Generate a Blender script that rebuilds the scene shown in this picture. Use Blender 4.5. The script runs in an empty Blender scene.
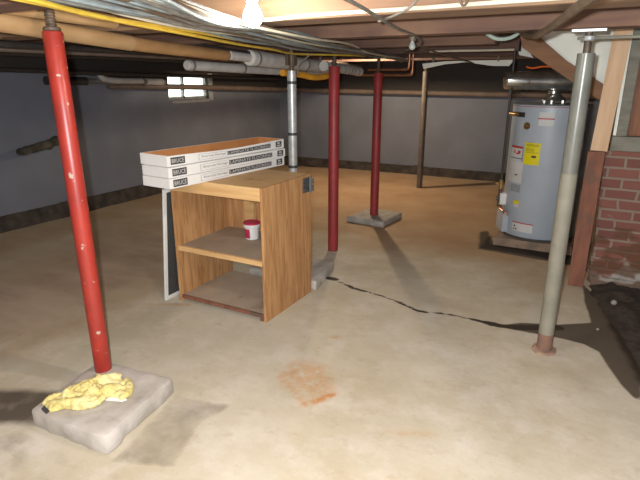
import bpy, bmesh, math, random
import numpy as np
from mathutils import Vector, Matrix, noise

random.seed(7)
scene = bpy.context.scene
COL = scene.collection
PI = math.pi

# ------------------------------------------------------------------ materials
def mat(name, c1, c2=None, rough=0.8, metal=0.0, scale=6.0, stretch=(1, 1, 1), bump=0.0,
        lo=0.35, hi=0.65, detail=5.0, c3=None, s3=1.5, lo3=0.5, hi3=0.7, emit=None, estr=0.0, spec=None, st3=None):
    m = bpy.data.materials.new(name)
    m.use_nodes = True
    nt = m.node_tree
    b = nt.nodes['Principled BSDF']
    b.inputs['Roughness'].default_value = rough
    b.inputs['Metallic'].default_value = metal
    if spec is not None:
        b.inputs['Specular IOR Level'].default_value = spec
    if emit:
        b.inputs['Emission Color'].default_value = (*emit, 1)
        b.inputs['Emission Strength'].default_value = estr
    if c2 is None:
        c2 = tuple(x * 0.85 for x in c1)
    tc = nt.nodes.new('ShaderNodeTexCoord')
    mp = nt.nodes.new('ShaderNodeMapping')
    mp.inputs['Scale'].default_value = stretch
    nt.links.new(tc.outputs['Object'], mp.inputs['Vector'])
    nz = nt.nodes.new('ShaderNodeTexNoise')
    nz.inputs['Scale'].default_value = scale
    nz.inputs['Detail'].default_value = detail
    nt.links.new(mp.outputs[0], nz.inputs['Vector'])
    r = nt.nodes.new('ShaderNodeValToRGB')
    r.color_ramp.elements[0].position = lo
    r.color_ramp.elements[1].position = hi
    r.color_ramp.elements[0].color = (*c1, 1)
    r.color_ramp.elements[1].color = (*c2, 1)
    nt.links.new(nz.outputs[0], r.inputs[0])
    out = r.outputs[0]
    if c3 is not None:
        n3 = nt.nodes.new('ShaderNodeTexNoise')
        n3.inputs['Scale'].default_value = s3
        n3.inputs['Detail'].default_value = 6
        if st3:
            mp3 = nt.nodes.new('ShaderNodeMapping'); mp3.inputs['Scale'].default_value = st3
            n3.inputs['Distortion'].default_value = 1.3
            nt.links.new(tc.outputs['Object'], mp3.inputs['Vector']); nt.links.new(mp3.outputs[0], n3.inputs['Vector'])
        else:
            nt.links.new(tc.outputs['Object'], n3.inputs['Vector'])
        mr = nt.nodes.new('ShaderNodeMapRange')
        mr.inputs['From Min'].default_value = lo3
        mr.inputs['From Max'].default_value = hi3
        nt.links.new(n3.outputs[0], mr.inputs['Value'])
        mx = nt.nodes.new('ShaderNodeMix')
        mx.data_type = 'RGBA'
        nt.links.new(mr.outputs[0], mx.inputs['Factor'])
        nt.links.new(out, mx.inputs[6])
        mx.inputs[7].default_value = (*c3, 1)
        out = mx.outputs[2]
    nt.links.new(out, b.inputs['Base Color'])
    if bump > 0:
        bp = nt.nodes.new('ShaderNodeBump')
        bp.inputs['Strength'].default_value = bump
        bp.inputs['Distance'].default_value = 0.02
        nt.links.new(nz.outputs[0], bp.inputs['Height'])
        nt.links.new(bp.outputs[0], b.inputs['Normal'])
    return m

M = {}
M['red'] = mat('red_paint', (.36, .034, .022), (.28, .028, .02), .38, scale=9, c3=(.40, .33, .26), s3=24, lo3=.655, hi3=.675)
M['dull_red'] = mat('dull_red_paint', (.32, .03, .032), (.24, .026, .028), .5, scale=9, c3=(.2, .06, .04), s3=14, lo3=.64, hi3=.7)
M['rust_steel'] = mat('rusty_steel', (.16, .11, .07), (.09, .07, .055), .6, .4, scale=40, bump=.3)
M['grey_paint'] = mat('grey_post_paint', (.19, .19, .16), (.145, .145, .125), .3, scale=8, c3=(.24, .16, .1), s3=7, lo3=.66, hi3=.74)
M['khaki_paint'] = mat('khaki_post_paint', (.25, .235, .18), (.19, .18, .14), .6, scale=7, c3=(.2, .15, .1), s3=6, lo3=.62, hi3=.74)
M['rust'] = mat('rust', (.24, .12, .075), (.17, .11, .085), .85, scale=25, bump=.3)
M['brown_post'] = mat('brown_post_paint', (.11, .09, .065), (.08, .06, .05), .6, scale=10)
M['galv'] = mat('galvanised_steel', (.52, .53, .52), (.40, .41, .40), .35, .35, scale=25)
M['black_band'] = mat('black_band', (.03, .03, .035), (.05, .05, .055), .5, scale=20)
M['slab'] = mat('footing_concrete', (.47, .43, .37), (.36, .33, .29), .95, scale=11, bump=.5, c3=(.55, .52, .48), s3=5, lo3=.5, hi3=.75)
M['slab_old'] = mat('old_footing_concrete', (.44, .42, .37), (.32, .30, .26), .95, scale=14, bump=.6)
M['plate'] = mat('rusty_tan_plate', (.36, .25, .18), (.27, .16, .11), .9, scale=20, bump=.3)
M['pad'] = mat('worn_brown_pad', (.34, .24, .165), (.20, .15, .11), .95, scale=9, bump=.6)
M['ply'] = mat('plywood', (.53, .295, .125), (.40, .20, .075), .65, scale=4, stretch=(9, 9, .7), lo=.38, hi=.62, c3=(.27, .12, .045), s3=3, st3=(11, 11, 1.1), lo3=.50, hi3=.78)
M['pine'] = mat('pine_board', (.68, .44, .20), (.58, .34, .14), .6, scale=4, stretch=(.8, 6, 8), lo=.35, hi=.65, c3=(.4, .2, .08), s3=6, lo3=.64, hi3=.74)
M['shelf'] = mat('dusty_shelf', (.40, .32, .235), (.33, .26, .19), .85, scale=6, c3=(.25, .16, .1), s3=4, lo3=.6, hi3=.75)
M['shelf_stain'] = mat('stained_shelf', (.40, .325, .25), (.35, .28, .21), .85, scale=6, c3=(.22, .13, .08), s3=5, lo3=.62, hi3=.72)
M['carton'] = mat('white_carton', (.80, .79, .76), (.74, .73, .70), .6, scale=3)
M['kraft'] = mat('brown_cardboard', (.52, .23, .075), (.44, .18, .06), .75, scale=7, stretch=(1, 1, 1))
M['ink'] = mat('dark_print', (.045, .045, .045), (.07, .065, .065), .6, scale=30)
M['grey_ink'] = mat('grey_print', (.17, .17, .17), (.13, .13, .13), .6, scale=30)
M['white_ink'] = mat('white_print', (.62, .62, .60), (.55, .55, .53), .6, scale=30)
M['white'] = mat('white_plastic', (.78, .78, .75), (.72, .72, .69), .4, scale=8)
M['crimson'] = mat('crimson_print', (.55, .03, .09), (.46, .025, .075), .4, scale=8)
M['mesh'] = mat('dark_screen_mesh', (.045, .045, .042), (.06, .06, .055), .8, scale=60)
M['tank'] = mat('grey_enamel', (.42, .47, .52), (.38, .43, .48), .36, scale=3)
M['tank_dark'] = mat('dark_tank_base', (.06, .065, .07), (.09, .09, .09), .6, scale=12)
M['duct'] = mat('shiny_duct', (.62, .61, .57), (.40, .39, .36), .22, .9, scale=12)
M['brass'] = mat('brass', (.5, .33, .12), (.32, .2, .08), .35, .8, scale=20)
M['copper'] = mat('copper', (.44, .20, .10), (.30, .13, .07), .35, .7, scale=14)
M['yellow_label'] = mat('yellow_label', (.78, .68, .0), (.7, .6, .0), .5, scale=6)
M['label_white'] = mat('label_white', (.62, .62, .60), (.56, .56, .54), .5, scale=6)
M['label_red'] = mat('label_red', (.5, .04, .03), (.4, .03, .03), .5, scale=6)
M['label_grey'] = mat('label_grey', (.22, .24, .26), (.34, .36, .38), .5, scale=70)
M['black_iron'] = mat('black_iron', (.025, .022, .02), (.045, .035, .03), .5, scale=15)
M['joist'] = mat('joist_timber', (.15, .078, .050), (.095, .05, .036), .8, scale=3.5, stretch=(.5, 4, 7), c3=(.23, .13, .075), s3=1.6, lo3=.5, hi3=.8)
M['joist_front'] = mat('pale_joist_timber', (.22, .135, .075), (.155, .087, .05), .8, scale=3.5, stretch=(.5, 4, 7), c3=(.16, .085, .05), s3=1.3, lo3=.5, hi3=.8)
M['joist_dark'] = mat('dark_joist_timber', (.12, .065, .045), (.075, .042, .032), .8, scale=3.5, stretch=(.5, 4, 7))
M['subfloor'] = mat('subfloor_boards', (.27, .14, .085), (.17, .09, .06), .85, scale=3, stretch=(5, .5, 1))
M['new_board'] = mat('light_board', (.66, .45, .28), (.56, .35, .2), .7, scale=3, stretch=(7, 4, .7), lo=.38, hi=.66, c3=(.36, .17, .07), s3=9, lo3=.66, hi3=.74)
M['grey_timber'] = mat('weathered_timber', (.24, .23, .18), (.16, .15, .12), .85, scale=5, stretch=(1, 4, 4), bump=.3)
M['brown_panel'] = mat('brown_wood_panel', (.25, .105, .05), (.16, .065, .035), .7, scale=4, stretch=(6, 3, .7))
M['rusty_plank'] = mat('red_brown_plank', (.26, .105, .06), (.18, .072, .046), .8, scale=6, stretch=(4, 4, .8), c3=(.1, .075, .055), s3=4, lo3=.52, hi3=.68)
M['drywall'] = mat('white_board', (.87, .87, .78), (.80, .80, .71), .8, scale=4)
M['stringer'] = mat('stringer_wood', (.27, .14, .07), (.19, .095, .05), .8, scale=4, stretch=(1, 3, 3))
M['asbestos'] = mat('white_pipe_wrap', (.52, .49, .45), (.42, .39, .36), .9, scale=10, bump=.4)
M['tan_wrap'] = mat('tan_pipe_wrap', (.36, .205, .085), (.28, .145, .058), .6, scale=6, stretch=(3, 1, 3))
M['tan_wrap_pale'] = mat('pale_tan_pipe_wrap', (.38, .24, .115), (.31, .185, .08), .6, scale=6, stretch=(3, 1, 3))
M['orange_foam'] = mat('orange_foam', (.75, .36, .02), (.62, .27, .02), .7, scale=9)
M['pipe_brown'] = mat('brown_pipe_paint', (.19, .14, .11), (.14, .10, .08), .7, scale=6)
M['pipe_grey'] = mat('grey_pipe', (.22, .19, .16), (.13, .12, .11), .7, scale=9)
M['cable_blue'] = mat('pale_blue_grey_cable', (.26, .30, .30), (.19, .22, .22), .5, scale=12, spec=.15)
M['cable_grey'] = mat('grey_cable', (.22, .205, .175), (.14, .13, .11), .6, scale=12, spec=.15)
M['cable_brown'] = mat('brown_cable', (.13, .095, .065), (.09, .065, .045), .6, scale=12, spec=.15)
M['cable_cream'] = mat('cream_cable', (.60, .55, .42), (.5, .45, .33), .5, scale=12)
M['cable_yellow'] = mat('yellow_cable', (.58, .40, .045), (.48, .31, .03), .55, scale=12)
M['hose_green'] = mat('pale_green_hose', (.34, .42, .36), (.28, .35, .3), .45, scale=12)
M['soil'] = mat('dark_soil', (.030, .022, .016), (.055, .042, .03), 1.0, scale=18, bump=1.0, c3=(.09, .075, .06), s3=30, lo3=.64, hi3=.72)
M['stone'] = mat('pale_stone', (.35, .32, .28), (.22, .2, .17), .95, scale=20, bump=.5)
M['curb'] = mat('dirty_curb', (.075, .06, .048), (.035, .028, .024), 1.0, scale=9, bump=1.0)
M['rag'] = mat('yellow_cloth', (.72, .62, .25), (.60, .50, .17), .9, scale=45, bump=.55, c3=(.78, .70, .36), s3=9, lo3=.45, hi3=.7)
M['tag_white'] = mat('white_tag', (.75, .75, .75), (.7, .7, .7), .7, scale=9)
M['hinge'] = mat('grey_hinge_steel', (.18, .185, .19), (.13, .13, .135), .4, .7, scale=20)
M['socket'] = mat('brown_socket', (.12, .09, .06), (.09, .07, .05), .5, scale=12)
M['frame_paint'] = mat('pale_window_paint', (.40, .40, .38), (.3, .3, .29), .7, scale=9)
M['bulb'] = mat('lit_bulb', (.9, .9, .88), (.9, .9, .88), .3, emit=(1.0, .84, .62), estr=1.0)
M['bulb_off'] = mat('dull_bulb', (.33, .36, .33), (.28, .31, .28), .3, scale=9)

def painted_wall(name):
    """grey masonry paint that stops at a ragged edge; bare dark stone above"""
    m = mat(name, (.175, .188, .225), (.148, .158, .19), .75, scale=2.2, detail=7)
    nt = m.node_tree
    b = nt.nodes['Principled BSDF']
    old = b.inputs['Base Color'].links[0].from_socket
    g = nt.nodes.new('ShaderNodeNewGeometry')
    sx = nt.nodes.new('ShaderNodeSeparateXYZ')
    nt.links.new(g.outputs['Position'], sx.inputs[0])
    ny = nt.nodes.new('ShaderNodeMath'); ny.operation = 'MULTIPLY_ADD'
    nt.links.new(sx.outputs['Y'], ny.inputs[0]); ny.inputs[1].default_value = .062
    nt.links.new(sx.outputs['Z'], ny.inputs[2])
    nz = nt.nodes.new('ShaderNodeTexNoise'); nz.inputs['Scale'].default_value = 2.5
    nt.links.new(g.outputs['Position'], nz.inputs['Vector'])
    ad = nt.nodes.new('ShaderNodeMath'); ad.operation = 'MULTIPLY_ADD'
    nt.links.new(nz.outputs[0], ad.inputs[0]); ad.inputs[1].default_value = .08
    nt.links.new(ny.outputs[0], ad.inputs[2])
    mr = nt.nodes.new('ShaderNodeMapRange')
    mr.inputs['From Min'].default_value = 1.945; mr.inputs['From Max'].default_value = 1.965
    nt.links.new(ad.outputs[0], mr.inputs['Value'])
    mx = nt.nodes.new('ShaderNodeMix'); mx.data_type = 'RGBA'
    nt.links.new(mr.outputs[0], mx.inputs['Factor'])
    nt.links.new(old, mx.inputs[6]); mx.inputs[7].default_value = (.035, .028, .024, 1)
    nt.links.new(mx.outputs[2], b.inputs['Base Color'])
    return m
M['wall'] = painted_wall('grey_wall_paint')

def brick_mat():
    m = bpy.data.materials.new('red_brick'); m.use_nodes = True
    nt = m.node_tree; b = nt.nodes['Principled BSDF']; b.inputs['Roughness'].default_value = .92
    g = nt.nodes.new('ShaderNodeNewGeometry')
    sx = nt.nodes.new('ShaderNodeSeparateXYZ'); nt.links.new(g.outputs['Position'], sx.inputs[0])
    a = nt.nodes.new('ShaderNodeMath'); a.operation = 'ADD'
    nt.links.new(sx.outputs['X'], a.inputs[0]); nt.links.new(sx.outputs['Y'], a.inputs[1])
    cb = nt.nodes.new('ShaderNodeCombineXYZ')
    nt.links.new(a.outputs[0], cb.inputs['X']); nt.links.new(sx.outputs['Z'], cb.inputs['Y'])
    br = nt.nodes.new('ShaderNodeTexBrick')
    br.inputs['Scale'].default_value = 1
    br.inputs['Brick Width'].default_value = .215; br.inputs['Row Height'].default_value = .08
    br.inputs['Mortar Size'].default_value = .012; br.inputs['Mortar Smooth'].default_value = .5
    br.inputs['Color1'].default_value = (.24, .095, .07, 1); br.inputs['Color2'].default_value = (.17, .068, .054, 1)
    br.inputs['Mortar'].default_value = (.26, .195, .15, 1)
    nt.links.new(cb.outputs[0], br.inputs['Vector'])
    nz = nt.nodes.new('ShaderNodeTexNoise'); nz.inputs['Scale'].default_value = 9; nz.inputs['Detail'].default_value = 6
    nt.links.new(g.outputs['Position'], nz.inputs['Vector'])
    # efflorescence near the foot of the pier, dirt streaks at mid height
    z1 = nt.nodes.new('ShaderNodeMapRange'); z1.inputs['From Min'].default_value = .26; z1.inputs['From Max'].default_value = .02
    z1.inputs['To Min'].default_value = -.10; z1.inputs['To Max'].default_value = .34
    nt.links.new(sx.outputs['Z'], z1.inputs['Value'])
    s1 = nt.nodes.new('ShaderNodeMath'); s1.operation = 'ADD'
    nt.links.new(nz.outputs[0], s1.inputs[0]); nt.links.new(z1.outputs[0], s1.inputs[1])
    r1 = nt.nodes.new('ShaderNodeMapRange'); r1.inputs['From Min'].default_value = .56; r1.inputs['From Max'].default_value = .66
    nt.links.new(s1.outputs[0], r1.inputs['Value'])
    mx = nt.nodes.new('ShaderNodeMix'); mx.data_type = 'RGBA'
    nt.links.new(r1.outputs[0], mx.inputs['Factor']); nt.links.new(br.outputs['Color'], mx.inputs[6])
    mx.inputs[7].default_value = (.36, .33, .29, 1)
    n2 = nt.nodes.new('ShaderNodeTexNoise'); n2.inputs['Scale'].default_value = 5
    mp = nt.nodes.new('ShaderNodeMapping'); mp.inputs['Scale'].default_value = (1, 1, 2.5); mp.inputs['Location'].default_value = (3, 0, 1)
    nt.links.new(g.outputs['Position'], mp.inputs['Vector']); nt.links.new(mp.outputs[0], n2.inputs['Vector'])
    z2 = nt.nodes.new('ShaderNodeMapRange'); z2.inputs['From Min'].default_value = .65; z2.inputs['From Max'].default_value = .38
    z2.inputs['To Min'].default_value = -.2; z2.inputs['To Max'].default_value = .10
    nt.links.new(sx.outputs['Z'], z2.inputs['Value'])
    s2 = nt.nodes.new('ShaderNodeMath'); s2.operation = 'ADD'
    nt.links.new(n2.outputs[0], s2.inputs[0]); nt.links.new(z2.outputs[0], s2.inputs[1])
    r2 = nt.nodes.new('ShaderNodeMapRange'); r2.inputs['From Min'].default_value = .52; r2.inputs['From Max'].default_value = .6
    r2.inputs['To Max'].default_value = .8
    nt.links.new(s2.outputs[0], r2.inputs['Value'])
    m2 = nt.nodes.new('ShaderNodeMix'); m2.data_type = 'RGBA'
    nt.links.new(r2.outputs[0], m2.inputs['Factor']); nt.links.new(mx.outputs[2], m2.inputs[6])
    m2.inputs[7].default_value = (.12, .055, .025, 1)
    nt.links.new(m2.outputs[2], b.inputs['Base Color'])
    bp = nt.nodes.new('ShaderNodeBump'); bp.inputs['Strength'].default_value = .6; bp.inputs['Distance'].default_value = .01; bp.invert = True
    nt.links.new(br.outputs['Fac'], bp.inputs['Height']); nt.links.new(bp.outputs[0], b.inputs['Normal'])
    return m
M['brick'] = brick_mat()

def glass_mat():
    m = bpy.data.materials.new('window_glass'); m.use_nodes = True
    b = m.node_tree.nodes['Principled BSDF']
    b.inputs['Base Color'].default_value = (.95, 1, .96, 1)
    b.inputs['Transmission Weight'].default_value = 1
    b.inputs['Roughness'].default_value = .05; b.inputs['IOR'].default_value = 1.02
    return m
M['glass'] = glass_mat()

def floor_mat():
    m = bpy.data.materials.new('basement_concrete'); m.use_nodes = True
    nt = m.node_tree; b = nt.nodes['Principled BSDF']
    L = nt.links.new
    g = nt.nodes.new('ShaderNodeNewGeometry')
    def nz(s, d=6, rough=.55, st=(1, 1, 1)):
        mp = nt.nodes.new('ShaderNodeMapping'); mp.inputs['Scale'].default_value = st
        n = nt.nodes.new('ShaderNodeTexNoise'); n.inputs['Scale'].default_value = s; n.inputs['Detail'].default_value = d
        n.inputs['Roughness'].default_value = rough
        L(g.outputs['Position'], mp.inputs['Vector']); L(mp.outputs[0], n.inputs['Vector']); return n.outputs[0]
    def mr(v, a, c, t0=0., t1=1.):
        n = nt.nodes.new('ShaderNodeMapRange'); n.inputs['From Min'].default_value = a; n.inputs['From Max'].default_value = c
        n.inputs['To Min'].default_value = t0; n.inputs['To Max'].default_value = t1
        L(v, n.inputs['Value']); return n.outputs[0]
    def mix(f, a, c):
        n = nt.nodes.new('ShaderNodeMix'); n.data_type = 'RGBA'
        L(f, n.inputs['Factor'])
        if isinstance(a, tuple): n.inputs[6].default_value = (*a, 1)
        else: L(a, n.inputs[6])
        if isinstance(c, tuple): n.inputs[7].default_value = (*c, 1)
        else: L(c, n.inputs[7])
        return n.outputs[2]
    def math_(op, a, c):
        n = nt.nodes.new('ShaderNodeMath'); n.operation = op; n.use_clamp = False
        for i, v in enumerate((a, c)):
            if isinstance(v, float): n.inputs[i].default_value = v
            else: L(v, n.inputs[i])
        return n.outputs[0]
    def attr(nm):
        n = nt.nodes.new('ShaderNodeAttribute'); n.attribute_name = nm; return n.outputs['Fac']
    base = mix(mr(nz(1.6, 8, .62), .38, .62), (.575, .53, .42), (.485, .43, .31))
    base = mix(mr(nz(4.0, 8, .65), .48, .68, 0, .6), base, (.66, .62, .54))
    base = mix(mr(nz(9.0, 8, .75), .54, .74, 0, .45), base, (.34, .245, .15))
    # tan tone towards the back and the left
    tan = mix(mr(nz(2.2), .35, .7), (.44, .315, .19), (.36, .235, .13))
    t = mr(math_('ADD', attr('tan'), math_('MULTIPLY', nz(1.6), .5)), .62, .95)
    base = mix(t, base, tan)
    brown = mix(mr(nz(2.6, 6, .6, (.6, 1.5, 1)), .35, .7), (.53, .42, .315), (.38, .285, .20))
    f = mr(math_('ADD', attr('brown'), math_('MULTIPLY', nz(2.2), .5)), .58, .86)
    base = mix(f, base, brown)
    wet_shade = mr(math_('ADD', attr('damp_shade'), math_('MULTIPLY', nz(6.0), .35)), .5, .78)  # also colours the shade painted beside the near slab
    base = mix(math_('MULTIPLY', wet_shade, .95), base, (.085, .066, .047))
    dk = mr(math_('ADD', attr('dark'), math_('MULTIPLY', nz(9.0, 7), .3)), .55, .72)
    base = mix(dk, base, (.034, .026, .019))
    ck = mr(math_('ADD', attr('ckv'), math_('MULTIPLY', nz(13.0, 8, .7), .5)), .95, 1.0)
    base = mix(ck, base, (.04, .03, .02))
    rust = math_('MULTIPLY', attr('rust'), mr(nz(16.0, 6, .7), .36, .54))
    base = mix(rust, base, (.50, .22, .055))
    L(base, b.inputs['Base Color'])
    b.inputs['Roughness'].default_value = .72
    b.inputs['Specular IOR Level'].default_value = .3
    bp = nt.nodes.new('ShaderNodeBump'); bp.inputs['Strength'].default_value = .35; bp.inputs['Distance'].default_value = .012
    L(nz(7.0, 8, .65), bp.inputs['Height']); L(bp.outputs[0], b.inputs['Normal'])
    return m
M['floor'] = floor_mat()

# ------------------------------------------------------------------ mesh helpers
def B():
    return bmesh.new()

def add_box(bm, x0, y0, z0, x1, y1, z1, bev=0.0):
    r = bmesh.ops.create_cube(bm, size=1.0)
    vs = r['verts']
    for v in vs:
        v.co = Vector((x0 + (v.co.x + .5) * (x1 - x0), y0 + (v.co.y + .5) * (y1 - y0), z0 + (v.co.z + .5) * (z1 - z0)))
    if bev > 0:
        es = list({e for v in vs for e in v.link_edges})
        bmesh.ops.bevel(bm, geom=es, offset=bev, segments=2, affect='EDGES', profile=.5)
    return bm

def add_prism(bm, pts, d, bev=0.0):
    """closed polygon (3-D points) extruded by vector d"""
    d = Vector(d)
    a = [bm.verts.new(Vector(p)) for p in pts]
    c = [bm.verts.new(Vector(p) + d) for p in pts]
    n = len(pts)
    fs = [bm.faces.new(a[::-1]), bm.faces.new(c)]
    for i in range(n):
        fs.append(bm.faces.new((a[i], a[(i + 1) % n], c[(i + 1) % n], c[i])))
    bmesh.ops.recalc_face_normals(bm, faces=fs)
    if bev > 0:
        es = list({e for f in fs for e in f.edges})
        bmesh.ops.bevel(bm, geom=es, offset=bev, segments=2, affect='EDGES', profile=.5)
    return bm

def spline(pts, n=8):
    P = [Vector(p) for p in pts]
    if len(P) < 3:
        return P
    out = []
    for i in range(len(P) - 1):
        p0 = P[max(i - 1, 0)]; p1 = P[i]; p2 = P[i + 1]; p3 = P[min(i + 2, len(P) - 1)]
        for k in range(n):
            t = k / n
            out.append(.5 * ((2 * p1) + (p2 - p0) * t + (2 * p0 - 5 * p1 + 4 * p2 - p3) * t * t + (3 * p1 - p0 - 3 * p2 + p3) * t ** 3))
    out.append(P[-1])
    return out

def add_tube(bm, pts, r, seg=12, caps=True):
    P = [Vector(p) for p in pts]
    n = len(P)
    R = r if isinstance(r, (list, tuple)) else [r] * n
    rings = []
    prev = None
    for i in range(n):
        t = (P[min(i + 1, n - 1)] - P[max(i - 1, 0)])
        t = t.normalized() if t.length > 1e-9 else Vector((0, 0, 1))
        if prev is None:
            up = Vector((0, 0, 1)) if abs(t.z) < .9 else Vector((1, 0, 0))
            u = t.cross(up).normalized()
        else:
            u = (prev - t * prev.dot(t))
            u = u.normalized() if u.length > 1e-6 else t.orthogonal().normalized()
        prev = u
        w = t.cross(u)
        rings.append([bm.verts.new(P[i] + (u * math.cos(2 * PI * k / seg) + w * math.sin(2 * PI * k / seg)) * R[i]) for k in range(seg)])
    fs = []
    for i in range(n - 1):
        for k in range(seg):
            fs.append(bm.faces.new((rings[i][k], rings[i][(k + 1) % seg], rings[i + 1][(k + 1) % seg], rings[i + 1][k])))
    if caps:
        fs.append(bm.faces.new(rings[0][::-1])); fs.append(bm.faces.new(rings[-1]))
    bmesh.ops.recalc_face_normals(bm, faces=fs)
    return bm

def add_lathe(bm, prof, c, seg=32):
    """profile [(r,z)] revolved about the vertical through c=(x,y)"""
    rings = []
    for r, z in prof:
        rings.append([bm.verts.new((c[0] + max(r, 1e-4) * math.cos(2 * PI * k / seg), c[1] + max(r, 1e-4) * math.sin(2 * PI * k / seg), z)) for k in range(seg)])
    fs = []
    for i in range(len(prof) - 1):
        for k in range(seg):
            fs.append(bm.faces.new((rings[i][k], rings[i][(k + 1) % seg], rings[i + 1][(k + 1) % seg], rings[i + 1][k])))
    fs.append(bm.faces.new(rings[0][::-1])); fs.append(bm.faces.new(rings[-1]))
    bmesh.ops.recalc_face_normals(bm, faces=fs)
    return bm

def roughen(bm, amp, freq, cuts=0, seed=0.0):
    if cuts:
        bmesh.ops.subdivide_edges(bm, edges=bm.edges[:], cuts=cuts, use_grid_fill=True)
    for v in bm.verts:
        p = v.co * freq + Vector((seed, seed, seed))
        v.co += Vector((noise.noise(p), noise.noise(p + Vector((9, 3, 1))), noise.noise(p + Vector((2, 8, 5))))) * amp

def wloc(o):
    l = Vector(o.location)
    while o.parent:
        o = o.parent
        l += Vector(o.location)
    return l

def obj(name, bm, m, parent=None, smooth=False, origin=None):
    """link the bmesh (world coordinates) as ONE mesh object"""
    me = bpy.data.meshes.new(name)
    if parent is not None:
        off = wloc(parent); loc = Vector((0, 0, 0))
    else:
        if origin is None:
            xs = [v.co for v in bm.verts]
            lo = Vector((min(c.x for c in xs), min(c.y for c in xs), min(c.z for c in xs)))
            hi = Vector((max(c.x for c in xs), max(c.y for c in xs), max(c.z for c in xs)))
            origin = Vector(((lo.x + hi.x) / 2, (lo.y + hi.y) / 2, lo.z))
        off = Vector(origin); loc = off
    bmesh.ops.translate(bm, verts=bm.verts[:], vec=-off)
    bm.to_mesh(me); bm.free()
    if smooth:
        me.polygons.foreach_set('use_smooth', [True] * len(me.polygons))
        try:
            me.set_sharp_from_angle(angle=math.radians(38))
        except Exception:
            pass
    me.materials.append(m)
    o = bpy.data.objects.new(name, me)
    COL.objects.link(o)
    o.location = loc
    if parent is not None:
        o.parent = parent
    return o

def thing(name, label, cat, loc, group=None):
    o = bpy.data.objects.new(name, None)
    o.empty_display_size = .1
    COL.objects.link(o)
    o.location = loc
    o['label'] = label; o['category'] = cat
    if group: o['group'] = group
    return o

def tag(o, label, cat, group=None, kind=None):
    o['label'] = label; o['category'] = cat
    if group: o['group'] = group
    if kind: o['kind'] = kind
    return o

def struct(name, bm, m, smooth=False, parent=None):
    o = obj(name, bm, m, parent, smooth)
    if parent is None: o['kind'] = 'structure'
    return o

def text_bm(bm, s, fn, w, h):
    """letters filling a w x h box; fn(u,v) -> world point"""
    cu = bpy.data.curves.new('t', 'FONT'); cu.body = s; cu.resolution_u = 2
    to = bpy.data.objects.new('t', cu); COL.objects.link(to)
    bpy.context.view_layer.update()
    me = bpy.data.meshes.new_from_object(to.evaluated_get(bpy.context.evaluated_depsgraph_get()))
    co = [v.co.copy() for v in me.vertices]
    x0 = min(c.x for c in co); x1 = max(c.x for c in co); y0 = min(c.y for c in co); y1 = max(c.y for c in co)
    vs = [bm.verts.new(fn((c.x - x0) / (x1 - x0) * w, (c.y - y0) / (y1 - y0) * h)) for c in co]
    for p in me.polygons:
        try: bm.faces.new([vs[i] for i in p.vertices])
        except ValueError: pass
    bpy.data.objects.remove(to); bpy.data.curves.remove(cu); bpy.data.meshes.remove(me)
    return bm

# ------------------------------------------------------------------ the setting
XL, XR, YF, YB, ZC = -5.7, 1.6, -1.8, 8.8, 2.06

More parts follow.
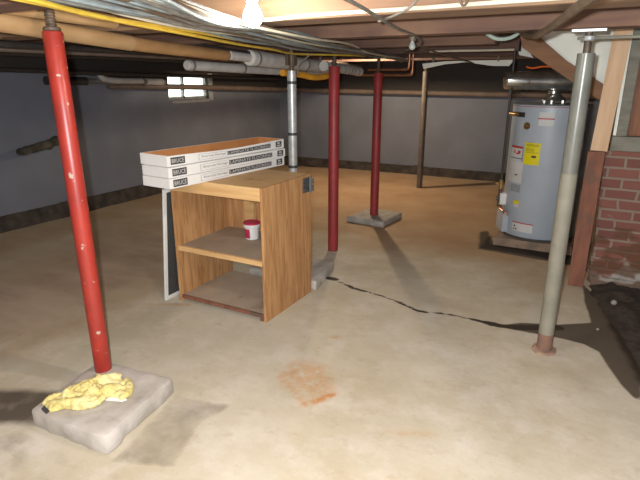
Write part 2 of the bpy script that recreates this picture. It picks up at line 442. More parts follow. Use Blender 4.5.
def build_floor():
    nx, ny = 330, 460
    xs = np.linspace(XL - .1, XR + .1, nx); ys = np.linspace(YF - .1, YB + .1, ny)
    X, Y = np.meshgrid(xs, ys)
    co = np.stack([X, Y, np.zeros_like(X)], -1).reshape(-1, 3)
    idx = np.arange(nx * ny).reshape(ny, nx)
    q = np.stack([idx[:-1, :-1], idx[:-1, 1:], idx[1:, 1:], idx[1:, :-1]], -1).reshape(-1, 4)
    me = bpy.data.meshes.new('floor')
    me.from_pydata(co.tolist(), [], q.tolist())
    x, y = co[:, 0], co[:, 1]
    def segd(pts):
        d = np.full(len(x), 9e9)
        for (ax, ay), (bx, by) in zip(pts[:-1], pts[1:]):
            vx, vy = bx - ax, by - ay
            t = np.clip(((x - ax) * vx + (y - ay) * vy) / (vx * vx + vy * vy), 0, 1)
            d = np.minimum(d, np.hypot(x - ax - t * vx, y - ay - t * vy))
        return d
    def inside(poly):
        c = np.zeros(len(x), bool)
        for (ax, ay), (bx, by) in zip(poly, poly[1:] + poly[:1]):
            m_ = ((ay > y) != (by > y)) & (x < (bx - ax) * (y - ay) / (by - ay + 1e-12) + ax)
            c ^= m_
        return c
    def soft(poly, w):
        d = segd(poly + poly[:1])
        s = np.where(inside(poly), d, -d)
        return np.clip(.5 + s / (2 * w), 0, 1)
    ss = lambda v, a, b: np.clip((v - a) / (b - a), 0, 1)
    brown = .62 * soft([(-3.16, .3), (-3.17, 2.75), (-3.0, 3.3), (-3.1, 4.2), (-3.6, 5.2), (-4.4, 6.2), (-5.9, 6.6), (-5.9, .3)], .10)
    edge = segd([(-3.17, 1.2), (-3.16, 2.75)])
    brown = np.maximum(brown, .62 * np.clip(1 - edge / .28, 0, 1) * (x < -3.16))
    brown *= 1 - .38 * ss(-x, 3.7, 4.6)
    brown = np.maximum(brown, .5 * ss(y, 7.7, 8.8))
    tan = ss(y, 3.3, 5.4) * .9
    tan = np.maximum(tan, .55 * ss(-x, 2.3, 3.0))
    tan = np.maximum(tan, .35 * ss(y, 2.9, 3.6))
    damp_shade = np.zeros(len(x))  # damp floor, and painted shade before and left of the near slab
    for poly, s, w in (([(-1.85, 1.74), (-1.46, 1.82), (-1.50, 1.58), (-1.40, 1.30), (-1.72, 1.17)], .42, .04),
                       ([(-2.30, 1.22), (-1.72, 1.17), (-1.40, .95), (-2.4, .9)], .34, .06),
                       ([(-2.75, 1.30), (-2.35, 1.50), (-2.2, 1.2), (-2.6, 1.0)], .6, .06),
                       ([(-.95, 5.00), (-.10, 4.92), (-.05, 5.2), (-.9, 5.35), (-1.0, 5.7), (-1.06, 5.6)], .95, .05)):
        damp_shade = np.maximum(damp_shade, s * soft(poly, w))
    crack = [(-1.915, 3.60), (-1.75, 3.56), (-1.60, 3.50), (-1.38, 3.47), (-1.19, 3.42), (-1.02, 3.335), (-.80, 3.385), (-.63, 3.385), (-.45, 3.375), (-.32, 3.42), (-.1, 3.53)]
    dc = segd(crack)
    wdt = .010 + .009 * np.sin(x * 11.0) + .010 * np.sin(x * 23.0 + 1) + .09 * ss(x, -.75, -.3) + .022 * np.exp(-((x + 1.17) / .06) ** 2) + .014 * np.exp(-((x + 1.62) / .04) ** 2)
    ckv = np.clip(1 - dc / .09, 0, 1) - .13 + 3.2 * (wdt - .012)
    dark = np.zeros(len(x))
    dark = np.maximum(dark, np.clip(1 - np.hypot((x + 1.85) / .11, (y - 3.60) / .06), 0, 1) * 1.2)
    damp_shade = np.maximum(damp_shade, 1.1 * soft([(-0.468, 3.364), (-0.338, 3.486), (-0.095, 3.585), (0.095, 3.723), (0.034, 4.129), (0.005, 4.454), (0.202, 4.019), (0.29, 3.553), (0.361, 3.184), (0.349, 2.845), (0.323, 2.861), (0.268, 2.959), (0.209, 3.125), (0.153, 3.305), (0.068, 3.372), (-0.049, 3.384), (-0.198, 3.38), (-0.352, 3.361)], .028))
    dark = np.maximum(dark, .75 * soft([(.10, 4.6), (.14, 3.9), (.25, 3.4), (.36, 2.9), (1.6, 2.5), (1.6, 4.6)], .08))
    dark = np.maximum(dark, .62 * soft([(-.97, 5.02), (-.15, 4.98), (-.1, 5.22), (-.86, 5.25), (-.90, 5.6), (-.98, 5.5)], .05))
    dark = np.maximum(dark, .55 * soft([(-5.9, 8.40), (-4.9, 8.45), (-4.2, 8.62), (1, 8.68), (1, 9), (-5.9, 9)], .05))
    rust = np.clip(1.25 - segd([(-1.42, 2.30), (-1.41, 2.13), (-1.17, 1.985)]) / .03, 0, 1) * .5
    rust = np.maximum(rust, np.clip(1.3 - segd([(-1.16, 1.985), (-1.08, 2.12)]) / .03, 0, 1) * .95)
    rust = np.maximum(rust, .5 * soft([(-1.42, 2.16), (-1.13, 2.03), (-1.08, 2.16), (-1.24, 2.36), (-1.42, 2.36)], .03))
    rust = np.maximum(rust, np.clip(1 - np.hypot(x + 1.36, y - 2.70) / .035, 0, 1))
    rust = np.maximum(rust, .7 * np.clip(1 - segd([(-2.80, 2.50), (-2.55, 2.62)]) / .03, 0, 1))
    rust = np.maximum(rust, .45 * np.clip(1 - segd([(-.72, 1.96), (-.52, 2.06)]) / .025, 0, 1))
    for nm, a in (('ckv', np.clip(ckv, 0, 1)), ('brown', brown), ('tan', tan), ('damp_shade', damp_shade), ('dark', dark), ('rust', rust)):
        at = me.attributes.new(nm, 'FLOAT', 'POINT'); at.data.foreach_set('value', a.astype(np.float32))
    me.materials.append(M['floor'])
    o = bpy.data.objects.new('floor', me); COL.objects.link(o); o['kind'] = 'structure'
build_floor()

# left wall with a real opening for the little window
WY0, WY1, WZ0, WZ1 = 5.84, 6.72, 1.30, 1.66
b = B()
add_box(b, XL - .09, YF - .3, -.1, XL, WY0, ZC + .1)
add_box(b, XL - .09, WY1, -.1, XL, YB + .3, ZC + .1)
add_box(b, XL - .09, WY0, -.1, XL, WY1, WZ0)
add_box(b, XL - .09, WY0, WZ1, XL, WY1, ZC + .1)
struct('wall_left', b, M['wall'])
b = B(); add_box(b, XL, YB, -.1, XR, YB + .3, ZC + .1); struct('wall_back', b, M['wall'])
b = B(); add_box(b, XR, YF - .3, -.1, XR + .3, YB + .3, ZC + .1); struct('wall_right', b, M['wall'])
b = B(); add_box(b, XL, YF - .3, -.1, XR, YF, ZC + .1); struct('wall_front', b, M['wall'])
b = B(); add_box(b, XL - .3, YF - .3, ZC, XR + .3, YB + .3, ZC + .1); struct('ceiling', b, M['subfloor'])

b = B()
xw = XL - .06
for (y0, y1, z0, z1) in ((WY0, WY1, WZ0, WZ0 + .04), (WY0, WY1, WZ1 - .03, WZ1), (WY0, WY0 + .03, WZ0, WZ1), (WY1 - .04, WY1, WZ0, WZ1),
                         (6.155 + .02, 6.155 + .05, WZ0, WZ1), (WY0, WY1, 1.47, 1.51)):
    add_box(b, xw - .02, y0, z0, xw + .03, y1, z1)
add_box(b, XL - .01, WY1, WZ0 - .03, XL + .012, WY1 + .10, WZ1 + .02)
add_box(b, XL - .01, WY0 + .05, WZ0 - .05, XL + .014, WY1, WZ0 - .015)
w = struct('window_1', b, M['frame_paint'])
b = B(); add_box(b, xw, WY0 + .01, WZ0 + .01, xw + .006, WY1 - .01, WZ1 - .01)
obj('pane', b, M['glass'], w)

# rough dirt curbs at the wall feet
b = B()
add_prism(b, [(XL, .0, 0), (XL + .10, .0, 0), (XL + .07, .0, .10), (XL + .02, .0, .155), (XL, .0, .16)], (0, 8.6, 0))
bmesh.ops.subdivide_edges(b, edges=[e for e in b.edges if abs(e.verts[0].co.y - e.verts[1].co.y) > 1], cuts=90)
for v in b.verts:
    if v.co.x > XL + .005:
        v.co.x += .03 * noise.noise(Vector((v.co.y * 3, v.co.z * 9, 1))); v.co.z = max(0, v.co.z + (.03 * noise.noise(Vector((v.co.y * 4, 5, v.co.z * 8))) if v.co.z > .02 else 0))
struct('baseboard_left', b, M['curb'], True)
b = B()
add_prism(b, [(XL + .1, YB, 0), (XL + .1, YB - .12, 0), (XL + .1, YB - .09, .06), (XL + .1, YB - .02, .12), (XL + .1, YB, .13)], (6.9, 0, 0))
bmesh.ops.subdivide_edges(b, edges=[e for e in b.edges if abs(e.verts[0].co.x - e.verts[1].co.x) > 1], cuts=110)
for v in b.verts:
    if v.co.y < YB - .005:
        v.co.y += .04 * noise.noise(Vector((v.co.x * 4, 2, v.co.z * 9))); v.co.z = max(0, v.co.z + (.06 * noise.noise(Vector((v.co.x * 3, 7, 1))) if v.co.z > .02 else 0))
struct('baseboard_back', b, M['curb'], True)

# ------------------------------------------------------------------ ceiling timbers
JZ = 1.84
joists = [  # y near, y far, x from, x to, material, label
    (1.16, 1.32, XL, XR, 'joist', 'ceiling joist nearest the camera, at the top edge of the picture'),
    (2.05, 2.26, XL, XR, 'joist_front', 'broad pale ceiling joist just behind the lit bulb'),
    (3.05, 3.20, XL, XR, 'joist', 'ceiling joist resting on the tall grey post'),
    (4.12, 4.25, XL, -.80, 'joist', 'ceiling joist ending at the stair opening behind the green hose'),
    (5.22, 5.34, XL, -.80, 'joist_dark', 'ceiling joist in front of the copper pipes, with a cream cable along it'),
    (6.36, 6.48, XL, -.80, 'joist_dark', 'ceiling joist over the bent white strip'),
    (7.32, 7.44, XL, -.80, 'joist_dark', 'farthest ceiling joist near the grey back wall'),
]
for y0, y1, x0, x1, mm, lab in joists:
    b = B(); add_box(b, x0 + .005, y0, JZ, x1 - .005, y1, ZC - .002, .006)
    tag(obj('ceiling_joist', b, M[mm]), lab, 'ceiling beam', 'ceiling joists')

# ------------------------------------------------------------------ posts
def column(name, label, x, y, z0, z1, ztop, r, m, group=None, screw_r=.018, plate=True, base=False):
    t = thing(name, label, 'support post', (x, y, z0), group)
    b = B(); add_tube(b, [(x, y, z0), (x, y, z0 + (z1 - z0) * .5), (x, y, z1 - .006), (x, y, z1)], [r, r, r, r * .93], 28); obj('shaft', b, m, t, True)
    b = B(); add_tube(b, [(x, y, z1), (x, y, ztop - .012)], screw_r, 14)
    for k in range(int((ztop - z1) / .012)):
        add_lathe(b, [(screw_r, z1 + .012 * k), (screw_r * 1.16, z1 + .012 * k + .004), (screw_r, z1 + .012 * k + .008)], (x, y), 14)
    obj('jack_screw', b, M['rust_steel'], t, True)
    if plate:
        b = B(); add_box(b, x - .075, y - .06, ztop - .012, x + .075, y + .06, ztop, .002); obj('top_plate', b, M['rust_steel'], t)
    return t

tp = t = column('red_post', 'bright red steel post with chipped paint, standing on the foreground slab', -2.212, 1.607, .098, 1.80, ZC, .043, M['red'], 'red steel posts', .020)
b = B(); add_lathe(b, [(.03, 1.80), (.036, 1.803), (.036, 1.815), (.03, 1.82)], (-2.212, 1.607), 20); obj('collar', b, M['rust_steel'], t, True)
tp.rotation_euler = (math.radians(.25), math.radians(-.5), 0)
column('red_post', 'dark red steel post standing on bare floor just right of the cabinet', -2.19, 4.28, 0, 1.705, ZC, .0485, M['dull_red'], 'red steel posts')
column('red_post', 'dark red steel post standing on the far concrete block', -2.275, 5.50, .07, 1.66, ZC, .0485, M['dull_red'], 'red steel posts')
column('brown_post', 'thin brown steel post farthest away, before the back wall', -2.41, 7.60, 0, 1.70, ZC, .043, M['brown_post'], None, .02)

gx, gy = -.152, 3.16
t = thing('grey_post', 'grey painted steel post with rusty foot at the right', 'support post', (gx, gy, 0))
b = B(); add_tube(b, [(gx, gy, 1.1), (gx, gy, 1.725)], .0435, 28); obj('shaft', b, M['grey_paint'], t, True)
b = B(); add_tube(b, [(gx, gy, .12), (gx, gy, 1.1)], .0445, 28); obj('lower_shaft', b, M['khaki_paint'], t, True)
b = B(); add_tube(b, [(gx, gy, .012), (gx, gy, .122)], .0447, 28); obj('rusty_foot', b, M['rust'], t, True)
b = B(); add_lathe(b, [(.072, .0), (.073, .012), (.069, .018), (.048, .020)], (gx, gy), 12); roughen(b, .008, 22)
for v in b.verts: v.co.z = max(v.co.z, 0)
obj('base_plate', b, M['plate'], t)
b = B(); add_tube(b, [(gx, gy, 1.72), (gx, gy, 1.83)], .019, 14); obj('jack_screw', b, M['rust_steel'], t, True)
b = B(); add_lathe(b, [(.028, 1.785), (.034, 1.79), (.034, 1.806), (.028, 1.81)], (gx, gy), 16); obj('jack_nut', b, M['galv'], t)
b = B(); add_box(b, gx - .08, gy - .06, 1.826, gx + .08, gy + .06, 1.84, .002); obj('top_plate', b, M['galv'], t)
b = B(); add_tube(b, [(gx - .05, gy - .03, 1.797), (gx + .36, gy + .06, 1.803)], .008, 8); obj('turning_bar', b, M['grey_timber'], t)

sx_, sy_ = -2.25, 3.66
t = thing('silver_post', 'shiny galvanised steel post with black bands behind the cabinet', 'support post', (sx_, sy_, .08))
b = B(); add_tube(b, [(sx_, sy_, .08), (sx_, sy_, 1.66)], .0365, 28); obj('shaft', b, M['galv'], t, True)
for zz in (.905, 1.17, 1.57):
    b = B(); add_tube(b, [(sx_, sy_, zz - .011), (sx_, sy_, zz + .011)], .0385, 28); obj('band', b, M['black_band'], t, True)
b = B(); add_tube(b, [(sx_, sy_, 1.66), (sx_, sy_, ZC - .01)], .017, 14); obj('jack_screw', b, M['rust_steel'], t, True)
b = B()
add_box(b, sx_ - .045, sy_ - .02, 1.70, sx_ - .02, sy_ + .02, 1.80); add_box(b, sx_ + .02, sy_ - .02, 1.70, sx_ + .035, sy_ + .02, 1.78)
obj('clamp', b, M['rust_steel'], t)

# ------------------------------------------------------------------ concrete footings
def slab(name, label, quad, z, amp, m, cuts=7, bev=.012, seed=0.):
    b = B(); add_prism(b, [(x, y, 0) for x, y in quad], (0, 0, z), bev)
    bmesh.ops.subdivide_edges(b, edges=[e for e in b.edges if e.calc_length() > .2], cuts=14, use_grid_fill=True)
    bmesh.ops.triangulate(b, faces=[f for f in b.faces if len(f.verts) > 4])
    for v in b.verts:
        p = v.co * 9 + Vector((seed, 0, 0))
        k = 1.0 if v.co.z < z * .5 else .45
        v.co.x += amp * k * noise.noise(p); v.co.y += amp * k * noise.noise(p + Vector((5, 5, 5)))
        if v.co.z > .01: v.co.z += amp * .25 * noise.noise(p + Vector((1, 9, 2)))
    return tag(obj(name, b, m, None, True), label, 'concrete block', 'concrete footing slabs')
slab('footing_slab', 'pale concrete slab in the foreground under the bright red post', [(-2.225, 1.19), (-1.745, 1.222), (-1.82, 1.725), (-2.31, 1.672)], .098, .022, M['slab'], bev=.016)
slab('footing_slab', 'low concrete slab sticking out behind the right side of the cabinet', [(-2.50, 3.31), (-1.835, 3.31), (-1.93, 3.79), (-2.52, 3.82)], .08, .012, M['slab'], seed=4)
slab('footing_slab', 'small weathered concrete block under the farther red post', [(-2.53, 5.29), (-2.06, 5.25), (-2.02, 5.76), (-2.46, 5.80)], .07, .014, M['slab_old'], seed=8)

# ------------------------------------------------------------------ yellow cloth on the slab
def rag():
    cx, cy, zb = -2.03, 1.405, .099
    poly = [(-2.185, 1.235), (-2.16, 1.34), (-2.17, 1.47), (-2.15, 1.555), (-2.06, 1.585), (-1.97, 1.56), (-1.885, 1.50), (-1.90, 1.44), (-1.97, 1.41), (-1.955, 1.35), (-2.00, 1.30), (-2.07, 1.27), (-2.12, 1.215)]
    pts = spline([(x, y, 0) for x, y in poly + poly[:1]], 6)[:-1]
    b = B(); rings = []
    NR = 14
    for k in range(NR + 1):
        rho = 1 - k / NR
        row = []
        for i, p in enumerate(pts):
            x = cx + (p.x - cx) * rho; y = cy + (p.y - cy) * rho
            q = Vector((x * 17, y * 17, 3))
            fold = abs(noise.noise(q)) * 1.7 + .6 * abs(noise.noise(q * 2.3))
            h = .052 * (1 - rho ** 3) ** .6 * (.45 + .65 * fold) + .012 * (1 - rho ** 8)
            row.append(b.verts.new((x, y, zb + h)))
        rings.append(row)
    n = len(pts)
    for k in range(NR):
        for i in range(n):
            b.faces.new((rings[k][i], rings[k][(i + 1) % n], rings[k + 1][(i + 1) % n], rings[k + 1][i]))
    b.faces.new(rings[0][::-1])
    bmesh.ops.remove_doubles(b, verts=b.verts[:], dist=.0005)
    # rolled folds lying over the heap
    def roll(p, r):
        P = spline(p, 7); m_ = len(P)
        add_tube(b, P, [r * (.75 + .25 * math.sin(PI * i / (m_ - 1))) for i in range(m_)], 10)
    roll([(-2.16, 1.255, .117), (-2.09, 1.275, .128), (-2.03, 1.32, .132), (-1.985, 1.37, .128)], .022)
    roll([(-2.06, 1.33, .135), (-2.01, 1.315, .125), (-1.965, 1.345, .122), (-1.96, 1.395, .125), (-2.0, 1.425, .132), (-2.05, 1.40, .138)], .017)
    roll([(-2.17, 1.36, .118), (-2.11, 1.42, .14), (-2.06, 1.50, .148), (-2.03, 1.57, .13)], .022)
    roll([(-1.99, 1.57, .122), (-1.93, 1.535, .125), (-1.895, 1.49, .118), (-1.895, 1.44, .114)], .021)
    roll([(-2.18, 1.24, .112), (-2.19, 1.29, .118), (-2.15, 1.33, .122)], .016)
    bmesh.ops.recalc_face_normals(b, faces=b.faces[:])
    o = obj('cleaning_rag', b, M['rag'], None, True)
    tag(o, 'crumpled yellow cloth lying on the foreground concrete slab', 'rag')
    md = o.modifiers.new('merge', 'REMESH'); md.mode = 'VOXEL'; md.voxel_size = .005; md.use_smooth_shade = True
    sm = o.modifiers.new('soft', 'SMOOTH'); sm.iterations = 3
    dg = bpy.context.evaluated_depsgraph_get()
    bpy.context.view_layer.update()
    me = bpy.data.meshes.new_from_object(o.evaluated_get(bpy.context.evaluated_depsgraph_get()))
    for v in me.vertices:
        p = v.co * 42
        v.co += v.normal * .0045 * (noise.noise(p) + .8 * noise.noise(p * 2.1))
        v.co.z = max(v.co.z, -.003)
    o.modifiers.clear(); o.data = me
    b = B(); add_prism(b, [(-1.945, 1.40, .115), (-1.875, 1.435, .108), (-1.865, 1.46, .106), (-1.92, 1.455, .12)], (0, 0, .004)); obj('white_tag', b, M['tag_white'], o)
    b = B(); add_prism(b, [(-2.165, 1.215, .105), (-2.115, 1.205, .102), (-2.112, 1.222, .108), (-2.165, 1.232, .112)], (0, 0, .004)); obj('dark_tag', b, M['ink'], o)
rag()

# ------------------------------------------------------------------ open cabinet
CX0, CX1, CY0, CY1, CH = -2.652, -1.866, 2.655, 3.28, .935
t = thing('open_cabinet', 'open plywood cabinet with two shelves on the basement floor', 'cabinet', ((CX0 + CX1) / 2, (CY0 + CY1) / 2, 0))
T = .02
b = B(); add_box(b, CX0, CY0, 0, CX0 + T, CY1, CH - T, .002); obj('side_panel', b, M['ply'], t)
b = B(); add_box(b, CX1 - T, CY0, 0, CX1, CY1, CH, .002); obj('side_panel', b, M['ply'], t)
b = B(); add_box(b, CX0, CY0 + .012, CH - T, CX1 - T, CY1, CH - .001, .002); obj('top_board', b, M['pine'], t)
b = B(); add_box(b, CX0 + .002, CY0 - .002, CH - .088, CX1 - T, CY0 + .018, CH, .002); obj('top_rail', b, M['pine'], t)
b = B(); add_box(b, CX0 + T, CY0 + .03, .405, CX1 - T, CY1 - .02, .435, 0); s = obj('shelf', b, M['shelf'], t)
b = B(); add_box(b, CX0 + T, CY0 + .008, .400, CX1 - T, CY0 + .03, .437, .002); obj('shelf_edge', b, M['pine'], s)
b = B(); add_box(b, CX0 + T, CY0 + .025, .028, CX1 - T, CY1 - .02, .048); s = obj('bottom_board', b, M['shelf_stain'], t)
b = B(); add_box(b, CX0 + T, CY0 + .005, .026, CX1 - T, CY0 + .025, .049); obj('front_edge', b, M['rusty_plank'], s)
b = B(); add_box(b, CX0 + T, CY0 + .05, 0, CX1 - T, CY0 + .065, .028); obj('toe_board', b, M['shelf'], t)
b = B(); add_box(b, CX1 - .055, CY0 + .005, 0, CX1 - T, CY0 + .04, .027); obj('corner_block', b, M['rusty_plank'], t)
b = B(); add_box(b, CX0 + .27, CY1 - .016, .34, CX1 - T, CY1 - .002, CH - T); obj('back_panel', b, M['ply'], t)
b = B(); add_box(b, CX0 + .20, CY1 - .045, .436, CX0 + .29, CY1 - .017, CH - T, .002); obj('back_stile', b, M['pine'], t)
b = B(); add_box(b, CX0 + T, CY1 - .016, .436, CX0 + .20, CY1 - .002, CH - T); obj('back_panel', b, M['ply'], t)
b = B(); add_box(b, CX1 - .08, CY1 - .09, .33, CX1 - T, CY1 - .017, .404, .002); obj('shelf_cleat', b, M['pine'], t)
h = B()
add_box(h, CX1, CY1 - .12, CH - .125, CX1 + .004, CY1 - .035, CH - .02)
for k in range(3): add_box(h, CX1 + .004, CY1 - .115, CH - .118 + k * .036, CX1 + .012, CY1 - .06, CH - .093 + k * .036)
hg = obj('hinge', h, M['hinge'], t)
b = B(); add_tube(b, [(CX1 + .012, CY1 - .03, CH - .13), (CX1 + .012, CY1 - .03, CH - .015)], .010, 12)
add_box(b, CX1 + .004, CY1 - .03, CH - .12, CX1 + .04, CY1 - .024, CH - .075); add_box(b, CX1 + .004, CY1 - .03, CH - .065, CX1 + .04, CY1 - .024, CH - .03)
obj('hinge_leaf', b, M['hinge'], hg)

# little paint tub on the shelf
px, py, pz = -2.235, 3.02, .435
px, py = -2.262, 3.07
t = thing('plastic_tub', 'small white plastic tub with crimson lid on the cabinet shelf', 'tub', (px, py, pz))
b = B(); add_lathe(b, [(.042, pz), (.048, pz + .004), (.056, pz + .096), (.056, pz + .100)], (px, py), 36); obj('tub_body', b, M['white'], t, True)
b = B(); add_lathe(b, [(.060, pz + .094), (.065, pz + .098), (.065, pz + .119), (.060, pz + .123)], (px, py), 36); obj('rim', b, M['white'], t, True)
b = B(); add_lathe(b, [(.063, pz + .119), (.065, pz + .122), (.065, pz + .131), (.057, pz + .137), (.052, pz + .133), (.001, pz + .133)], (px, py), 36); obj('lid', b, M['crimson'], t, True)
b = B()
pv = None
for k in range(9):
    a = math.radians(-132 + k * 7.5); row = []
    for zz in (.014, .086):
        rr = .0482 + (.056 - .048) * zz / .092 + .0012
        row.append(b.verts.new((px + rr * math.cos(a), py + rr * math.sin(a), pz + zz)))
    if pv: b.faces.new((pv[0], row[0], row[1], pv[1]))
    pv = row
obj('crimson_panel', b, M['crimson'], t)

# window screen leaning on the cabinet's left side
def lean(y, z): # x on the leaning plane
    return -2.757 + (z / .86) * .080
fz, fy0, fy1 = .86, 2.60, 3.27
t = thing('window_screen', 'white framed window screen leaning against the left side of the cabinet', 'window screen', (-2.76, 2.93, 0))
def bar(y0, z0, y1, z1):
    b = B(); 
    add_prism(b, [(lean(0, z0) , y0, z0), (lean(0, z0), y1, z0), (lean(0, z1), y1, z1), (lean(0, z1), y0, z1)], (.014, 0, 0), .002); return b
obj('frame_bar', bar(fy0, 0, fy0 + .030, fz), M['white'], t); obj('frame_bar', bar(fy1 - .03, 0, fy1, fz), M['white'], t)
obj('frame_bar', bar(fy0 + .03, 0, fy1 - .03, .028), M['white'], t); obj('frame_bar', bar(fy0 + .03, fz - .028, fy1 - .03, fz), M['white'], t)
b = B(); add_prism(b, [(lean(0, .028) + .005, fy0 + .03, .028), (lean(0, .028) + .005, fy1 - .03, .028), (lean(0, fz - .028) + .005, fy1 - .03, fz - .028), (lean(0, fz - .028) + .005, fy0 + .03, fz - .028)], (.003, 0, 0))
obj('screen_mesh', b, M['mesh'], t)

# ------------------------------------------------------------------ flooring cartons
BL, BW, BH = 1.178, .258, .0665
def carton(label, corner, ang, z, opened):
    # corner: nearest lower corner; box runs along +e for BL and to the left of it for BW
    e = Vector((math.sin(ang), math.cos(ang), 0)); nrm = Vector((math.cos(ang), -math.sin(ang), 0))
    C0 = Vector((corner[0], corner[1], z))
    P = lambda s, w, h: C0 + e * s - nrm * w + Vector((0, 0, h))
    t = thing('flooring_carton', label, 'box', tuple(P(BL / 2, BW / 2, 0)), 'stacked flooring cartons')
    b = B()
    def bx_(s0, s1, w0, w1, h0, h1, bb, bev=0.0):
        add_prism(bb, [P(s0, w0, h0), P(s1, w0, h0), P(s1, w1, h0), P(s0, w1, h0)], (0, 0, h1 - h0), bev)
    sag = (lambda s: 0.0)
    if not opened:
        bx_(0, BL, 0, BW, 0, BH - .001, b, .003)
        body = obj('carton_body', b, M['carton'], t)
    else:
        k = .004
        # long front wall sags in its middle, the other three stand straight
        N = 24
        sag = lambda s: .012 * math.sin(PI * s / BL) ** 2
        for i in range(N):
            s0, s1 = BL * i / N, BL * (i + 1) / N
            ps = [P(s0, 0, 0), P(s1, 0, 0), P(s1, 0, BH - sag(s1)), P(s0, 0, BH - sag(s0))]
            add_prism(b, ps, tuple(-nrm * k))
        bmesh.ops.remove_doubles(b, verts=b.verts[:], dist=.00005)
        bx_(0, k, k, BW, 0, BH + .004, b); bx_(BL - k, BL, k, BW, 0, BH + .003, b)
        bx_(k, BL - k, BW - k, BW, 0, BH + .004, b); bx_(k, BL - k, k, BW - k, 0, k, b)
        body = obj('carton_body', b, M['carton'], t)
        b = B()
        bx_(k + .001, BL - k - .001, k + .001, BW - k - .001, k, k + .003, b)
        bx_(k, BL - k, BW - k - .002, BW - k, k, BH + .003, b)
        bx_(k, k + .002, k, BW - k, k, BH + .002, b); bx_(BL - k - .002, BL - k, k, BW - k, k, BH + .002, b)
        bx_(k, BL - k, k, k + .002, k, BH - .016, b)
        obj('carton_lining', b, M['kraft'], t)
    off = .0012
    F = lambda s0, h0, d=off: (lambda u, v: P(s0 + u, -d, h0 + v - sag(s0 + u) * (h0 + v) / BH))
    def patch(bb, s0, s1, h0, h1, d=off, n=1):
        f = F(s0, h0, d)
        for i in range(n):
            u0 = (s1 - s0) * i / n; u1 = (s1 - s0) * (i + 1) / n
            bb.faces.new([bb.verts.new(f(u0, 0)), bb.verts.new(f(u1, 0)), bb.verts.new(f(u1, h1 - h0)), bb.verts.new(f(u0, h1 - h0))])
    b = B(); patch(b, .028, .146, .010, .056); lg = obj('maker_mark', b, M['ink'], t)
    b = B(); text_bm(b, 'BRUCE', F(.037, .020, .0018), .100, .026); obj('lettering', b, M['white_ink'], lg)
    b = B(); patch(b, .536, 1.012, .018, .050, n=16); nm = obj('name_strip', b, M['ink'], t)
    b = B(); text_bm(b, 'LAMINATE FLOORING', F(.546, .0235, .0018), .456, .021); obj('lettering', b, M['white_ink'], nm)
    b = B()
    for a in ((.265, .268, .012, .054), (.265, .536, .012, .0135), (.265, .536, .0525, .054)): patch(b, *a)
    pn = obj('title_outline', b, M['grey_ink'], t)
    b = B(); text_bm(b, 'American Heritage', F(.285, .023, .0015), .235, .022); obj('lettering', b, M['grey_ink'], pn)
    b = B(); patch(b, 1.075, 1.150, .012, .056); sq = obj('corner_mark', b, M['ink'], t)
    b = B(); patch(b, 1.095, 1.125, .036, .048, .0018); patch(b, 1.09, 1.135, .020, .028, .0018); obj('mark_detail', b, M['white_ink'], sq)
    return t
carton('white flooring carton at the bottom of the stack on the cabinet', (-2.350, 2.352), math.radians(4.9), CH + .001, False)
carton('closed white flooring carton in the middle of the stack', (-2.357, 2.358), math.radians(5.6), CH + .002 + BH, False)
carton('opened white carton on top of the stack, brown inside', (-2.382, 2.376), math.radians(5.6), CH + .003 + 2 * BH, True)

# ------------------------------------------------------------------ water heater
HX, HY, HR, HZ0, HZ1 = -.497, 5.56, .352, .085, 1.37
b = B(); add_box(b, HX - .352, HY - .36, 0, HX + .36, HY + .36, .084, .008); roughen(b, .008, 12)
for v in b.verts: v.co.z = min(max(v.co.z, 0), .084)
tag(obj('heater_pad', b, M['pad']), 'low concrete pad beneath the grey water heater', 'concrete pad')
t = thing('water_heater', 'tall grey gas water heater standing on a pad at the right', 'water heater', (HX, HY, HZ0))
b = B(); add_lathe(b, [(HR - .012, HZ0 + .022), (HR - .003, HZ0 + .026), (HR, HZ0 + .034), (HR, HZ1 - .014)], (HX, HY), 64); obj('jacket', b, M['tank'], t, True)
b = B(); add_lathe(b, [(HR - .02, HZ0), (HR - .014, HZ0 + .024)], (HX, HY), 48); obj('base_ring', b, M['tank_dark'], t, True)
b = B(); add_lathe(b, [(HR + .002, HZ1 - .014), (HR + .002, HZ1 - .007), (HR - .004, HZ1 - .001), (HR - .02, HZ1), (.02, HZ1 + .006)], (HX, HY), 64); obj('top_cap', b, M['tank'], t, True)
b = B(); add_lathe(b, [(HR + .001, HZ1 - .019), (HR + .0022, HZ1 - .018), (HR + .0022, HZ1 - .015), (HR + .001, HZ1 - .014)], (HX, HY), 64); obj('red_trim', b, M['label_red'], t, True)
def cyl_pt(a, z, d=.0015):
    a = math.radians(a); return Vector((HX + (HR + d) * math.sin(a), HY - (HR + d) * math.cos(a), z))
def cyl_patch(bb, a0, a1, z0, z1, d=.0015):
    n = max(1, int(abs(a1 - a0) / 3)); pv = None
    for i in range(n + 1):
        a = a0 + (a1 - a0) * i / n
        row = (bb.verts.new(cyl_pt(a, z0, d)), bb.verts.new(cyl_pt(a, z1, d)))
        if pv: bb.faces.new((pv[0], row[0], row[1], pv[1]))
        pv = row
    return bb
def cyl_text(bb, s, a0, a1, z0, z1, d=.003):
    text_bm(bb, s, lambda u, v: cyl_pt(a0 + u, z0 + v, d), a1 - a0, z1 - z0)
DEG = math.degrees(1 / HR)
lb = obj('energy_label', cyl_patch(B(), -27.4, -3.4, .825, 1.03), M['yellow_label'], t)
b = B(); cyl_text(b, 'ENERGYGUIDE', -24.9, -5.9, .996, 1.016); cyl_patch(b, -15.4, -8.4, .892, .912, .003)
for zz in (.952, .962, .972): cyl_patch(b, -25.4, -12.4, zz, zz + .003, .003)
cyl_patch(b, -25.4, -5.4, .938, .941, .003)
obj('label_print', b, M['ink'], lb)
lb = obj('warning_label', cyl_patch(B(), -57, -30, .845, .985), M['label_white'], t)
